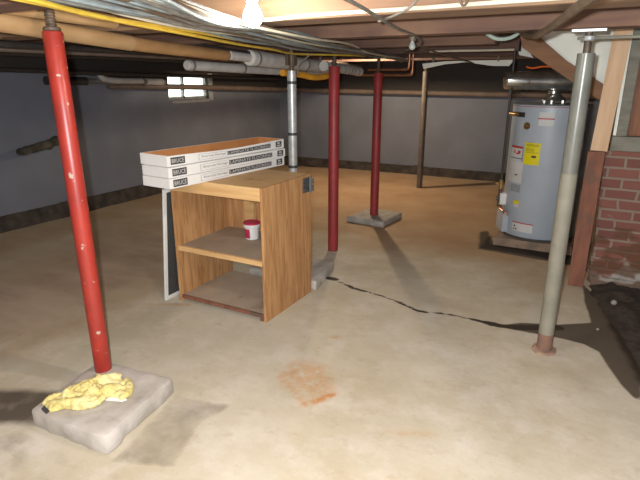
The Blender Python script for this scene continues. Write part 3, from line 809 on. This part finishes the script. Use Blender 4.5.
b = B(); cyl_patch(b, -57, -30, .965, .986, .003); cyl_patch(b, -39.4, -34.4, .915, .945, .003); cyl_patch(b, -48.4, -45.4, .915, .945, .003); cyl_patch(b, -43.4, -37.4, .908, .922, .003); obj('red_print', b, M['label_red'], lb)
b = B(); cyl_patch(b, -57, -30, .866, .874, .003); cyl_patch(b, -30.6, -29.8, .845, .985, .0032); obj('black_print', b, M['ink'], lb)
lb = obj('instruction_label', cyl_patch(B(), -58, -27, .635, .842), M['label_white'], t)
b = B(); cyl_patch(b, -41.4, -35.4, .706, .718, .003)
obj('label_print', b, M['ink'], lb)
obj('rating_plate', cyl_patch(B(), -47, -27.5, .545, .618), M['label_grey'], t)
lb = obj('small_label', cyl_patch(B(), -36.4, -27.4, .400, .463), M['label_white'], t)
obj('yellow_half', cyl_patch(B(), -37.4, -26.9, .430, .465, .003), M['yellow_label'], lb)
lb = obj('lower_label', cyl_patch(B(), -34.4, -0.9, .165, .252), M['label_white'], t)
obj('red_line', cyl_patch(B(), -35.4, -0.4, .246, .256, .003), M['label_red'], lb)
b = B(); cyl_patch(b, -31.4, -28.4, .205, .222, .003); cyl_patch(b, -27.9, -25.4, .178, .195, .003); cyl_patch(b, -32.4, -29.9, .176, .190, .003); obj('label_print', b, M['ink'], lb)
lb = obj('upper_label', cyl_patch(B(), -10.9, 10.1, 1.188, 1.31), M['label_white'], t)
obj('red_line', cyl_patch(B(), -11.9, 11.1, 1.246, 1.257, .003), M['label_red'], lb)
# anode plug, relief valve
p = cyl_pt(-28.4, 1.179, 0); dr = (p - Vector((HX, HY, 1.179))).normalized()
b = B(); add_tube(b, [p - dr * .005, p + dr * .012, p + dr * .03], [.036, .032, .016], 16); obj('brass_plug', b, M['brass'], t, True)
p = cyl_pt(-50, 1.282, 0); dr = (p - Vector((HX, HY, 1.282))).normalized(); sd = Vector((dr.y, -dr.x, 0))
rv = obj('relief_port', cyl_patch(B(), -55, -34, 1.255, 1.300), M['black_iron'], t)
b = B(); add_tube(b, [p, p + dr * .06], .02, 12); add_tube(b, [p + dr * .05 - sd * .06, p + dr * .05 + sd * .05], .017, 12); obj('relief_valve', b, M['brass'], t, True)
# gas control, tubing and burner cover on the left front
p0 = cyl_pt(-66, .44, 0); dr = (cyl_pt(-66, 0, 0) - Vector((HX, HY, 0))).normalized(); sd = Vector((-dr.y, dr.x, 0))
def obox(bb, c, hw, d0, d1, z0, z1, bev=.004):
    add_prism(bb, [c + dr * d0 - sd * hw + Vector((0, 0, z0)), c + dr * d1 - sd * hw + Vector((0, 0, z0)), c + dr * d1 + sd * hw + Vector((0, 0, z0)), c + dr * d0 + sd * hw + Vector((0, 0, z0))], (0, 0, z1 - z0), bev)
c0 = Vector((p0.x, p0.y, 0))
b = B(); obox(b, c0, .045, -.01, .055, .385, .50); cv = obj('gas_control', b, M['white'], t)
b = B(); add_tube(b, [c0 + dr * .055 + Vector((0, 0, .44)), c0 + dr * .078 + Vector((0, 0, .44))], .024, 16); obj('control_knob', b, M['tank_dark'], cv, True)
b = B(); obox(b, c0, .12, -.03, .03, .12, .31); obj('burner_cover', b, M['tank'], t)
for k, (mm, a, bb_) in enumerate((('copper', -.02, .10), ('copper', .01, .13), ('brass', -.035, .05))):
    b = B(); add_tube(b, spline([c0 + dr * .03 + sd * a + Vector((0, 0, .39)), c0 + dr * .045 + sd * (a + .03) + Vector((0, 0, .345)), c0 + dr * .03 + sd * bb_ + Vector((0, 0, .335)), c0 - dr * .01 + sd * (bb_ + .02) + Vector((0, 0, .30))], 6), .009, 8)
    obj('burner_tube', b, M[mm], t, True)
# draught hood
b = B()
add_lathe(b, [(.105, HZ1 + .035), (.102, HZ1 + .045), (.055, HZ1 + .095), (.052, HZ1 + .13)], (HX, HY), 28)
for k in range(3):
    a = 2 * PI * k / 3 + .5
    add_box(b, HX + .095 * math.cos(a) - .008, HY + .095 * math.sin(a) - .008, HZ1 - .002, HX + .095 * math.cos(a) + .008, HY + .095 * math.sin(a) + .008, HZ1 + .04)
obj('draught_hood', b, M['duct'], t, True)

# silver vent pipe
t = thing('vent_pipe', 'shiny silver vent pipe running sideways above the water heater', 'vent pipe', (HX, HY, 1.50))
vl = Vector((-.925, 5.36, 1.585)); vr = Vector((-.13, 5.66, 1.572)); d = (vr - vl).normalized()
b = B(); add_tube(b, [vl, vl + d * .012, vl + d * .02, vl + d * .20], [.070, .080, .083, .083], 32)
add_tube(b, [vl + d * .20, vl + d * .205, vl + d * .215, vl + d * .22], [.083, .087, .087, .083], 32); obj('pipe_section', b, M['duct'], t, True)
b = B(); add_tube(b, [vl + d * .22, vl + d * .40, vl + d * .42, vr], [.083, .086, .09, .09], 32); obj('pipe_section', b, M['duct'], t, True)
b = B(); add_tube(b, [(HX, HY, HZ1 + .125), (HX, HY, 1.57)], .055, 24); obj('riser', b, M['duct'], t, True)
b = B(); add_tube(b, [vl - d * .006, vl], [.03, .034], 20); obj('end_cap', b, M['brass'], t, True)

# gas line and a cold water line beside the tank
gxp, gyp = -.865, 5.40
t = thing('gas_pipe', 'thin black gas pipe dropping beside the left of the water heater', 'gas pipe', (gxp, gyp, .36))
b = B(); add_tube(b, [(gxp, gyp, .40), (gxp, gyp, ZC - .01)], .013, 12); obj('riser', b, M['black_iron'], t, True)
b = B(); add_tube(b, [(gxp, gyp, .54), (gxp, gyp, .63)], .021, 12); add_box(b, gxp - .045, gyp - .012, .58, gxp + .01, gyp + .012, .60); obj('shutoff_valve', b, M['brass'], t, True)
b = B(); add_tube(b, [(gxp, gyp, .36), (gxp, gyp, .41)], .022, 12); add_tube(b, [(gxp, gyp, .44), (gxp, gyp, .54)], .019, 12); obj('drip_leg', b, M['rust_steel'], t, True)

# ------------------------------------------------------------------ brick pier and framing at the right
b = B(); add_box(b, .035, 4.47, 0, XR - .06, 5.0, 1.085, .006)
bmesh.ops.subdivide_edges(b, edges=[e for e in b.edges if e.calc_length() > .3], cuts=18, use_grid_fill=True)
for v in b.verts:
    k = max(0, 1 - v.co.z / .6)
    v.co.x += (.018 + .03 * k) * noise.noise(v.co * 11) - .03 * max(0, (v.co.z - .3)) * (v.co.x < .2)
    v.co.y += .012 * noise.noise(v.co * 13 + Vector((4, 4, 4)))
    v.co.z = max(v.co.z, 0)
tag(obj('brick_pier', b, M['brick']), 'red brick pier at the right edge with white crust at its foot', 'brick pier')
b = B(); add_box(b, .036, 4.445, 1.087, XR - .01, 4.60, 1.195, .006); tag(obj('sill_beam', b, M['grey_timber']), 'weathered grey timber lying along the top of the brick pier', 'beam')
b = B(); add_prism(b, [(-.092, 4.40, 1.088), (.022, 4.40, 1.083), (.062, 4.40, 2.05), (-.053, 4.40, 2.05)], (0, .035, 0), .003); tag(obj('light_board', b, M['new_board']), 'light new wooden board standing upright beside the brick pier top', 'board')
b = B(); add_box(b, .040, 4.443, 1.20, .060, 4.49, JZ - .002 + .2); tag(obj('white_board_edge', b, M['drywall']), 'thin white strip right of the light upright board', 'strip')
b = B(); add_box(b, .062, 4.45, 1.197, .130, 4.55, ZC - .004, .003); tag(obj('wall_stud', b, M['grey_timber']), 'dark grey stud standing on the timber above the bricks', 'stud')
b = B(); add_box(b, .132, 4.50, 1.197, XR - .012, 4.53, ZC - .004); tag(obj('wood_panel', b, M['brown_panel']), 'reddish brown wood panel above the brick pier at the right edge', 'panel')
b = B(); add_prism(b, [(-.106, 4.385, 0), (.008, 4.385, 0), (.008, 4.385, 1.082), (-.106, 4.385, 1.082)], (0, .04, 0), .003)
roughen(b, .006, 6, 4)
for v in b.verts: v.co.z = min(max(v.co.z, 0), 1.083)
tag(obj('upright_plank', b, M['rusty_plank']), 'dark red brown plank standing upright between water heater and bricks', 'plank')

# stair stringer and white board behind it
b = B(); add_prism(b, [(-.74, 4.70, 1.97), (-.70, 4.70, 1.84), (-.46, 4.70, 1.68), (.035, 4.70, 1.36), (.035, 4.70, 1.49), (-.36, 4.70, 1.735), (-.67, 4.70, 1.99)], (0, .045, 0), .003)
tag(obj('stair_stringer', b, M['stringer']), 'brown board slanting down behind the grey post', 'stair board')
b = B(); add_prism(b, [(-.68, 4.75, 1.87), (.3, 4.75, 1.28), (.3, 4.75, 2.055), (-.72, 4.75, 2.055)], (0, .015, 0))
tag(obj('white_wallboard', b, M['drywall']), 'white wallboard above the slanting brown board', 'wallboard')
b = B(); add_prism(b, [(-.90, 5.9, 1.83), (-.76, 5.9, 1.80), (-.86, 5.9, 1.92), (-.95, 5.9, 1.97)], (0, .02, 0)); tag(obj('plaster_scrap', b, M['drywall']), 'small white plaster scrap under the slanting brown board', 'scrap')

# bent white strip under the far joist
b = B()
prof_t = [(-2.075, 1.772), (-1.80, 1.795), (-1.55, 1.80), (-1.25, 1.80), (-1.02, 1.802)]
prof_b = [(-2.055, 1.712), (-1.80, 1.762), (-1.55, 1.782), (-1.25, 1.738), (-1.07, 1.735)]
add_prism(b, [(x, 6.38, z) for x, z in prof_b] + [(x, 6.38, z) for x, z in prof_t[::-1]], (0, .02, 0))
ws = tag(obj('white_strip', b, M['drywall']), 'bent white strip hanging below the dark joists at the back', 'strip')
for xx in (-1.95, -1.2):
    b = B(); add_box(b, xx, 6.37, 1.785, xx + .02, 6.40, 1.84); obj('hanger', b, M['grey_timber'], ws)

# ------------------------------------------------------------------ soil and stones at the right
def soil():
    b = B(); NX, NY = 60, 70
    grid = []
    for j in range(NY + 1):
        y = 2.45 + (4.46 - 2.45) * j / NY
        xe = np.interp(y, [2.4, 2.85, 3.18, 3.55, 3.83, 4.2, 4.46], [.48, .40, .36, .29, .20, .09, .04])
        row = []
        for i in range(NX + 1):
            x = xe + (1.58 - xe) * (i / NX) ** 1.6
            s = min(1, (x - xe) / .14)
            z = .002 + s * (.028 + .05 * (noise.noise(Vector((x * 6, y * 6, 0))) + .3) + .02 * noise.noise(Vector((x * 22, y * 22, 3)))) - .004 * (1 - s)
            xx = x + .03 * noise.noise(Vector((y * 9, 3, 0))) * (1 - i / NX)
            row.append(b.verts.new((xx, y, max(z, .001) if i else -.002)))
        grid.append(row)
    for j in range(NY):
        for i in range(NX):
            b.faces.new((grid[j][i], grid[j][i + 1], grid[j + 1][i + 1], grid[j + 1][i]))
    tag(obj('soil', b, M['soil'], None, True), 'dark loose soil on the floor before the brick pier', 'soil', None, 'stuff')
soil()
for k, (x, y, r) in enumerate(((.22, 4.05, .022), (.13, 3.62, .010))):
    b = B(); bmesh.ops.create_icosphere(b, subdivisions=2, radius=r, matrix=Matrix.Translation((x, y, (.05, .008)[k]))); roughen(b, r * .35, 30, 0, k)
    tag(obj('stone', b, M['stone'], None, True), ('pale stone lying on the dark soil before the bricks', 'small pale stone on the floor edge of the dark soil')[k], 'stone')

# ------------------------------------------------------------------ pipes overhead
def pipe(name, label, pts, r, m, group=None, n=1, seg=20, smooth_path=False):
    b = B(); add_tube(b, spline(pts, 8) if smooth_path else pts, r, seg)
    return tag(obj(name, b, m, None, True), label, 'pipe', group)

A0 = Vector((-2.325, .2, 1.862)); 
pa = [(-2.30, .3, 1.87), (-2.335, 1.42, 1.832), (-2.385, 2.25, 1.782), (-2.46, 3.12, 1.757)]
t = thing('wrapped_pipe', 'long tan wrapped pipe passing behind the top of the bright red post', 'pipe', (-2.36, 1.8, 1.78))
b = B(); add_tube(b, pa, .037, 24); obj('wrap', b, M['tan_wrap'], t, True)
b = B(); add_tube(b, [(-2.332, 1.36, 1.834), (-2.36, 1.84, 1.806), (-2.381, 2.18, 1.786)], [.0405, .0405, .0405], 24); obj('outer_sleeve', b, M['tan_wrap_pale'], t, True)
t = thing('wrapped_pipe', 'upper pale tan wrapped pipe ending above the first', 'pipe', (-2.37, 1.0, 1.87))
b = B(); add_tube(b, [(-2.295, .3, 1.935), (-2.30, 1.40, 1.897), (-2.31, 1.8, 1.886), (-2.32, 2.025, 1.880), (-2.32, 2.04, 1.879)], [.036, .036, .036, .036, .028], 24); obj('wrap', b, M['tan_wrap_pale'], t, True)

t = thing('lagged_pipe', 'thick white lagged pipe above the silver post', 'pipe', (-2.53, 4.3, 1.68))
P0 = Vector((-2.467, 3.16, 1.760)); P1 = Vector((-2.60, 5.15, 1.700)); dd = P1 - P0
b = B(); add_tube(b, [P0, P0 + dd * .14], .032, 20); add_tube(b, [P0 + dd * .13, P0 + dd * .135, P0 + dd * .6, P1], [.05, .058, .058, .056], 28); obj('lagging', b, M['asbestos'], t, True)
for k in (.17, .42, .60, .85):
    b = B(); add_tube(b, [P0 + dd * k, P0 + dd * (k + .012)], .0595, 28); obj('band', b, M['pipe_grey'], t, True)
b = B(); add_tube(b, [P0 + dd * .13 + Vector((-.0, .0, .03)), P0 + dd * .13 + Vector((.01, -.55, .055))], .020, 16); obj('iron_stub', b, M['black_iron'], t, True)
t = thing('lagged_pipe', 'slimmer white lagged pipe running below the thick one', 'pipe', (-2.9, 4.2, 1.65))
P0 = Vector((-2.88, 3.16, 1.698)); P1 = Vector((-2.86, 5.3, 1.655)); dd = P1 - P0
b = B(); add_tube(b, [P0, P0 + dd * .004, P1], [.030, .037, .042], 24); obj('lagging', b, M['asbestos'], t, True)
for k in (.02, .32, .58, .8):
    b = B(); add_tube(b, [P0 + dd * k, P0 + dd * (k + .012)], .042, 24); obj('band', b, M['pipe_grey'], t, True)
for yy in (4.18, 5.28):
    zz = 1.698 + (yy - 3.16) / 2.14 * (1.655 - 1.698)
    b = B(); add_box(b, -2.882, yy - .012, zz + .03, -2.862, yy + .012, JZ - .001); obj('hanger', b, M['pipe_grey'], t)
t = thing('taped_pipe', 'short white taped pipe right of the red post top', 'pipe', (-2.45, 5.1, 1.62))
P0 = Vector((-2.44, 4.55, 1.715)); P1 = Vector((-2.50, 5.50, 1.675)); dd = P1 - P0
b = B(); add_tube(b, [P0 + dd * (k / 10) for k in range(11)], [.048 - .004 * (k % 2) for k in range(11)], 20); obj('taping', b, M['asbestos'], t, True)
for k in (.45, .55, .64, .74, .86):
    b = B(); add_tube(b, [P0 + dd * k + Vector((0, -.02, .048)), P0 + dd * (k + .005) + Vector((.03, 0, .038)), P0 + dd * (k + .02) + Vector((.048, 0, 0)), P0 + dd * (k + .03) + Vector((.03, 0, -.04))], .005, 6); obj('wire_tie', b, M['pipe_grey'], t)
b = B(); add_tube(b, spline([(-2.52, 3.95, 1.648), (-2.52, 4.2, 1.64), (-2.48, 4.45, 1.612), (-2.46, 4.72, 1.628)], 6), [.028] * 19, 14)
tag(obj('foam_sleeve', b, M['orange_foam'], None, True), 'bright orange foam sleeve under the white pipes by the silver post', 'pipe insulation')

for k, (za, zb, xr, lab) in enumerate(((1.695, 1.755, -1.965, 'upper copper pipe bending up near the hanging grey bulb'), (1.638, 1.755, -1.925, 'lower copper pipe bending up near the hanging grey bulb'))):
    y = 5.60 + .0 * k
    b = B(); add_tube(b, spline([(-2.60 if k else -2.44, y, za), (-2.3, y, za), (xr - .05, y, za), (xr - .008, y, za + .012), (xr, y, za + .05), (xr, y, zb + .28)], 6), .013, 12)
    t = obj('copper_pipe', b, M['copper'], None, True); tag(t, lab, 'pipe', 'copper pipes')
    b = B(); add_tube(b, spline([(xr - .06, y, za), (xr - .01, y, za + .01), (xr, y, za + .06)], 6), .017, 12); obj('elbow', b, M['copper'], t, True)

# wall pipes on the left and at the back
t = thing('wall_pipe', 'brown pipe running along the left and back walls past the window', 'pipe', (-5.6, 7, 1.4))
b = B(); add_tube(b, spline([(-5.60, 4.7, 1.512), (-5.60, 6.2, 1.478), (-5.60, 8.55, 1.405), (-5.5, 8.70, 1.40), (-4.6, 8.70, 1.388), (-2.8, 8.70, 1.372), (-.2, 8.70, 1.355)], 8), .040, 14); obj('pipe_run', b, M['pipe_brown'], t, True)
t = thing('iron_pipe', 'black iron pipe high along the left wall', 'pipe', (-5.45, 4.5, 1.6))
b = B(); add_tube(b, [(-5.45, 1.8, 1.72), (-5.45, 4.4, 1.665), (-5.45, 8.4, 1.60)], .026, 12); obj('pipe_run', b, M['black_iron'], t, True)
t = thing('fitting_pipe', 'grey pipe with fat fittings under the black pipe on the left wall', 'pipe', (-5.52, 4.7, 1.5))
b = B(); add_tube(b, [(-5.52, 3.95, 1.575), (-5.52, 5.6, 1.555)], .033, 14); obj('pipe_run', b, M['pipe_grey'], t, True)
b = B(); add_tube(b, [(-5.52, 3.80, 1.58), (-5.52, 4.32, 1.572)], .048, 14); obj('coupling', b, M['black_iron'], t, True)
b = B(); add_tube(b, spline([(-5.50, 4.50, 1.66), (-5.49, 4.55, 1.60), (-5.48, 4.75, 1.575), (-5.48, 5.15, 1.57)], 6), .036, 14); obj('white_elbow', b, M['asbestos'], t, True)
b = B(); add_tube(b, [(-5.52, 5.25, 1.56), (-5.52, 5.55, 1.556)], .044, 14); obj('end_coupling', b, M['asbestos'], t, True)
b = B(); add_tube(b, spline([(-5.72, 3.95, .895), (-5.66, 3.85, .880), (-5.62, 3.65, .857), (-5.61, 3.50, .842), (-5.61, 3.40, .835)], 5), [.07, .062, .06, .055, .05, .052, .056, .05, .048, .05, .046, .045, .04, .042, .042, .045, .04, .038, .04, .034, .02], 12)
roughen(b, .018, 14)
tag(obj('pipe_stub', b, mat('mossy_crust', (.13, .115, .08), (.04, .036, .026), .95, scale=10, bump=.8), None, True), 'crusty grey green pipe stub sticking from the left wall', 'pipe stub')
b = B(); add_tube(b, [(-4.46, 3.02, 1.85), (-4.46, 3.052, 1.85)], .035, 20); tag(obj('round_cap', b, M['pipe_grey'], None, True), 'round grey cap in the dark left of the red post top', 'pipe cap')
for k, (x, z) in enumerate(((-3.5, 1.815), (-4.05, 1.815), (-4.7, 1.815))):
    b = B(); add_tube(b, [(x, .6, z), (x - .05, 4.2, z), (x - .1, 8.2, z)], .024, 12)
    tag(obj('dark_pipe', b, M['black_iron'] if k != 1 else M['pipe_brown'], None, True), ('dark pipe nearest the tan wrapped pipe under the left joists', 'brown pipe between two black ones under the left joists', 'black pipe under the left joists nearest the left wall')[k], 'pipe', 'dark pipes under the left joists')

# ------------------------------------------------------------------ cables
def cable(name, label, pts, r, m, group=None, n=8):
    b = B(); add_tube(b, spline(pts, n), r, 7)
    return tag(obj(name, b, M[m], None, True), label, 'cable', group)

YS = [.25, .95, 1.7, 2.5, 3.4, 4.3, 5.3, 6.6]
XR_ = [-.72, -.98, -1.34, -1.45, -1.64, -1.86, -2.04, -2.28]
XLf = [-1.15, -1.40, -1.64, -1.88, -2.10, -2.09, -2.16, -2.42]
labs = {'cable_blue': 'pale blue grey cable in the bundle under the joists', 'cable_grey': 'grey cable in the bundle under the joists',
        'cable_brown': 'brown cable in the bundle under the joists', 'cable_cream': 'cream cable in the bundle under the joists'}
order = ['cable_blue', 'cable_grey', 'cable_blue', 'cable_brown', 'cable_blue', 'cable_cream', 'cable_grey', 'cable_blue', 'cable_brown', 'cable_blue', 'cable_grey', 'cable_brown', 'cable_cream', 'cable_grey',
         'cable_blue', 'cable_brown', 'cable_grey', 'cable_blue', 'cable_grey', 'cable_brown', 'cable_blue', 'cable_cream', 'cable_grey', 'cable_brown', 'cable_blue', 'cable_grey', 'cable_brown', 'cable_grey']
order = order[::5] + [c for k, c in enumerate(order) if k % 5]
order = order[:23]
NC = len(order)
for i, mm in enumerate(order):
    s = (i + .5) / NC
    ph = random.random() * 6
    pts = []
    for k, y in enumerate(YS):
        x = XLf[k] * (1 - s) + XR_[k] * s + .022 * math.sin(ph + k * 1.9) * (1 if k < 6 else .5)
        z = 1.815 + .012 * math.sin(ph * 2 + k * 2.3) + .008 * (random.random() - .5)
        if 3.2 < y < 4.6: x = max(x, -2.115)
        pts.append((x, y + .1 * random.random(), z))
    cable('electric_cable', labs[mm], pts, .0050 + .0028 * random.random(), mm, labs[mm].replace(' in the bundle', 's bundled').replace('cables', 'cables'))
cable('yellow_cable', 'long yellow cable, the lowest along the left edge of the bundle', [(-1.30, .5, 1.803), (-1.395, .95, 1.797), (-1.555, 1.43, 1.790), (-1.72, 1.93, 1.790), (-1.90, 2.52, 1.786), (-2.02, 3.05, 1.784), (-2.125, 3.42, 1.779), (-2.16, 3.72, 1.782), (-2.10, 4.1, 1.79), (-2.04, 4.6, 1.80)], .0075, 'cable_yellow')
cable('yellow_cable', 'shorter yellow cable crossing above the bright red post top', [(-1.20, .5, 1.800), (-1.34, .9, 1.795), (-1.49, 1.22, 1.792), (-1.585, 1.50, 1.797), (-1.70, 1.9, 1.804), (-1.86, 2.45, 1.806)], .0075, 'cable_yellow')
cable('cream_cable', 'white cable running along the lower face of the broad pale joist', [(-1.75, 2.02, 1.845), (-1.36, 2.03, 1.845), (-1.15, 2.035, 1.853), (-.7, 2.035, 1.853), (-.3, 2.035, 1.856), (.3, 2.035, 1.856), (1.2, 2.035, 1.85)], .008, 'cable_cream')
cable('cream_cable', 'cream cable along the joist in front of the copper pipes', [(-1.62, 5.20, 1.85), (-1.4, 5.205, 1.853), (-1.1, 5.205, 1.85), (-.84, 5.20, 1.85)], .010, 'cable_cream')
cable('tan_cable', 'tan cable slanting across the joists at the top middle', [(-.66, 1.0, 1.83), (-.745, 1.57, 1.825), (-.83, 1.98, 1.825), (-.93, 2.46, 1.825), (-1.02, 3.0, 1.828), (-1.16, 3.5, 1.815), (-1.62, 4.4, 1.81)], .0065, 'cable_grey')
cable('tan_cable', 'short tan branch dropping off the slanting cable', [(-.90, 2.16, 1.828), (-.80, 2.06, 1.832), (-.70, 2.0, 1.86), (-.66, 1.99, 1.92)], .005, 'cable_grey')
cable('flexible_conduit', 'thick brown flexible conduit dropping from the top towards the grey post', [(.02, 1.2, 1.80), (-.085, 1.6, 1.798), (-.17, 2.0, 1.797), (-.27, 2.42, 1.790), (-.345, 2.70, 1.788), (-.39, 2.95, 1.805), (-.43, 3.10, 1.820), (-.50, 3.32, 1.845), (-.55, 3.5, 1.93), (-.56, 3.55, 2.058)], .016, 'cable_brown')
cable('green_hose', 'pale green hose loop hanging from the joist left of the conduit', [(-.80, 3.62, 1.93), (-.755, 3.6, 1.873), (-.70, 3.6, 1.842), (-.64, 3.6, 1.838), (-.585, 3.6, 1.856), (-.55, 3.6, 1.895), (-.535, 3.6, 1.96)], .012, 'hose_green')
b = B()
for k in range(2):
    add_tube(b, [(-.52 + .016 * math.cos(a) + .006 * k, 2.03 - .008 * k, 1.895 + .045 * math.sin(a)) for a in [2 * PI * i / 20 for i in range(21)]], .004, 6, False)
add_tube(b, [(-.515, 2.03, 1.935), (-.51, 2.035, 2.05)], .004, 6)
M['orange_cable'] = mat('orange_red_cord', (.75, .13, .02), (.6, .1, .02), .4, scale=12)
tag(obj('wire_loop', b, M['cable_brown'], None, True), 'small brown loop of wire hanging on the broad pale joist', 'wire')
cable('grey_wire', 'thin grey wire hanging at the top of the silver post', [(-2.10, 3.72, 1.79), (-2.15, 3.71, 1.75), (-2.20, 3.69, 1.70), (-2.215, 3.70, 1.63)], .004, 'cable_grey')
cable('dark_cable', 'dark cable sagging from the hanging grey bulb towards the stairs', [(-1.10, 3.3, 1.80), (-1.12, 3.9, 1.765), (-1.12, 4.6, 1.745), (-1.2, 5.6, 1.72), (-1.3, 6.9, 1.75)], .006, 'cable_brown')
cable('orange_cord', 'short bright orange cord above the vent pipe', [(-.74, 5.33, 1.705), (-.685, 5.33, 1.692), (-.60, 5.34, 1.705), (-.45, 5.37, 1.71), (-.38, 5.40, 1.80), (-.36, 5.42, 2.055)], .008, 'orange_cable')

# ------------------------------------------------------------------ lamps
def lamp(label, x, y, zc, lit, ztop=ZC, r=.037, strength=1.0, m=None):
    t = thing('light_bulb', label, 'light bulb', (x, y, zc))
    b = B(); add_lathe(b, [(.001, zc - r), (r * .5, zc - r * .87), (r * .87, zc - r * .5), (r, zc), (r * .9, zc + r * .45), (r * .6, zc + r * 1.0), (r * .42, zc + r * 1.5)], (x, y), 24); obj('bulb', b, m, t, True)
    b = B(); add_lathe(b, [(.020, zc + r * 1.45), (.024, zc + r * 1.5), (.026, zc + r * 1.5 + .05), (.012, zc + r * 1.5 + .065)], (x, y), 20); obj('lamp_holder', b, M['socket'], t, True)
    b = B(); add_tube(b, [(x, y, zc + r * 1.5 + .06), (x, y, ztop - .001)], .005, 8); obj('cord', b, M['socket'], t, True)
    return t
def lit(name, s, col):
    return mat(name, (.9, .9, .88), (.9, .9, .88), .3, emit=col, estr=s)
lamp('lit bare bulb glowing under the joists at the top', -1.245, 1.75, 1.823, True, m=lit('lit_bulb_near', 500, (1.0, .92, .80)))
lamp('lit bare bulb far back between the joists, hidden behind them', -3.15, 6.88, 1.945, True, m=lit('lit_bulb_far', 2100, (1.0, .80, .55)), ztop=ZC)
lamp('dull grey unlit bulb hanging below the joist in mid ceiling', -1.118, 3.225, 1.787, False, m=M['bulb_off'], r=.021, ztop=1.84)

# the camera's own flash, just left of and above the lens
CAM = Vector((0, 0, 1.6)); YAW = math.radians(28.6); PITCH = math.radians(17.3)
li = bpy.data.lights.new('camera_flash', 'POINT'); li.energy = 405; li.color = (.95, .98, 1.0); li.shadow_soft_size = .015
lo = bpy.data.objects.new('camera_flash', li); COL.objects.link(lo)
lo.location = CAM + Vector((-math.cos(YAW), -math.sin(YAW), 0)) * .055 + Vector((0, 0, .035))

# daylight outside the little window
wd = bpy.data.worlds.new('daylight'); scene.world = wd; wd.use_nodes = True
bg = wd.node_tree.nodes['Background']; bg.inputs[0].default_value = (.92, 1.0, .92, 1); bg.inputs[1].default_value = 3.5

# ------------------------------------------------------------------ camera
cd = bpy.data.cameras.new('camera'); cd.sensor_width = 36; cd.lens = 518.0 / 640 * 36; cd.clip_start = .02
co = bpy.data.objects.new('camera', cd); COL.objects.link(co)
co.location = CAM; co.rotation_euler = (math.radians(90) - PITCH, 0, YAW)
scene.camera = co
vs = scene.view_settings
vs.view_transform = 'Standard'; vs.look = 'None'; vs.gamma = 1; vs.exposure = 0.0
try: vs.use_curve_mapping = False
except Exception: pass
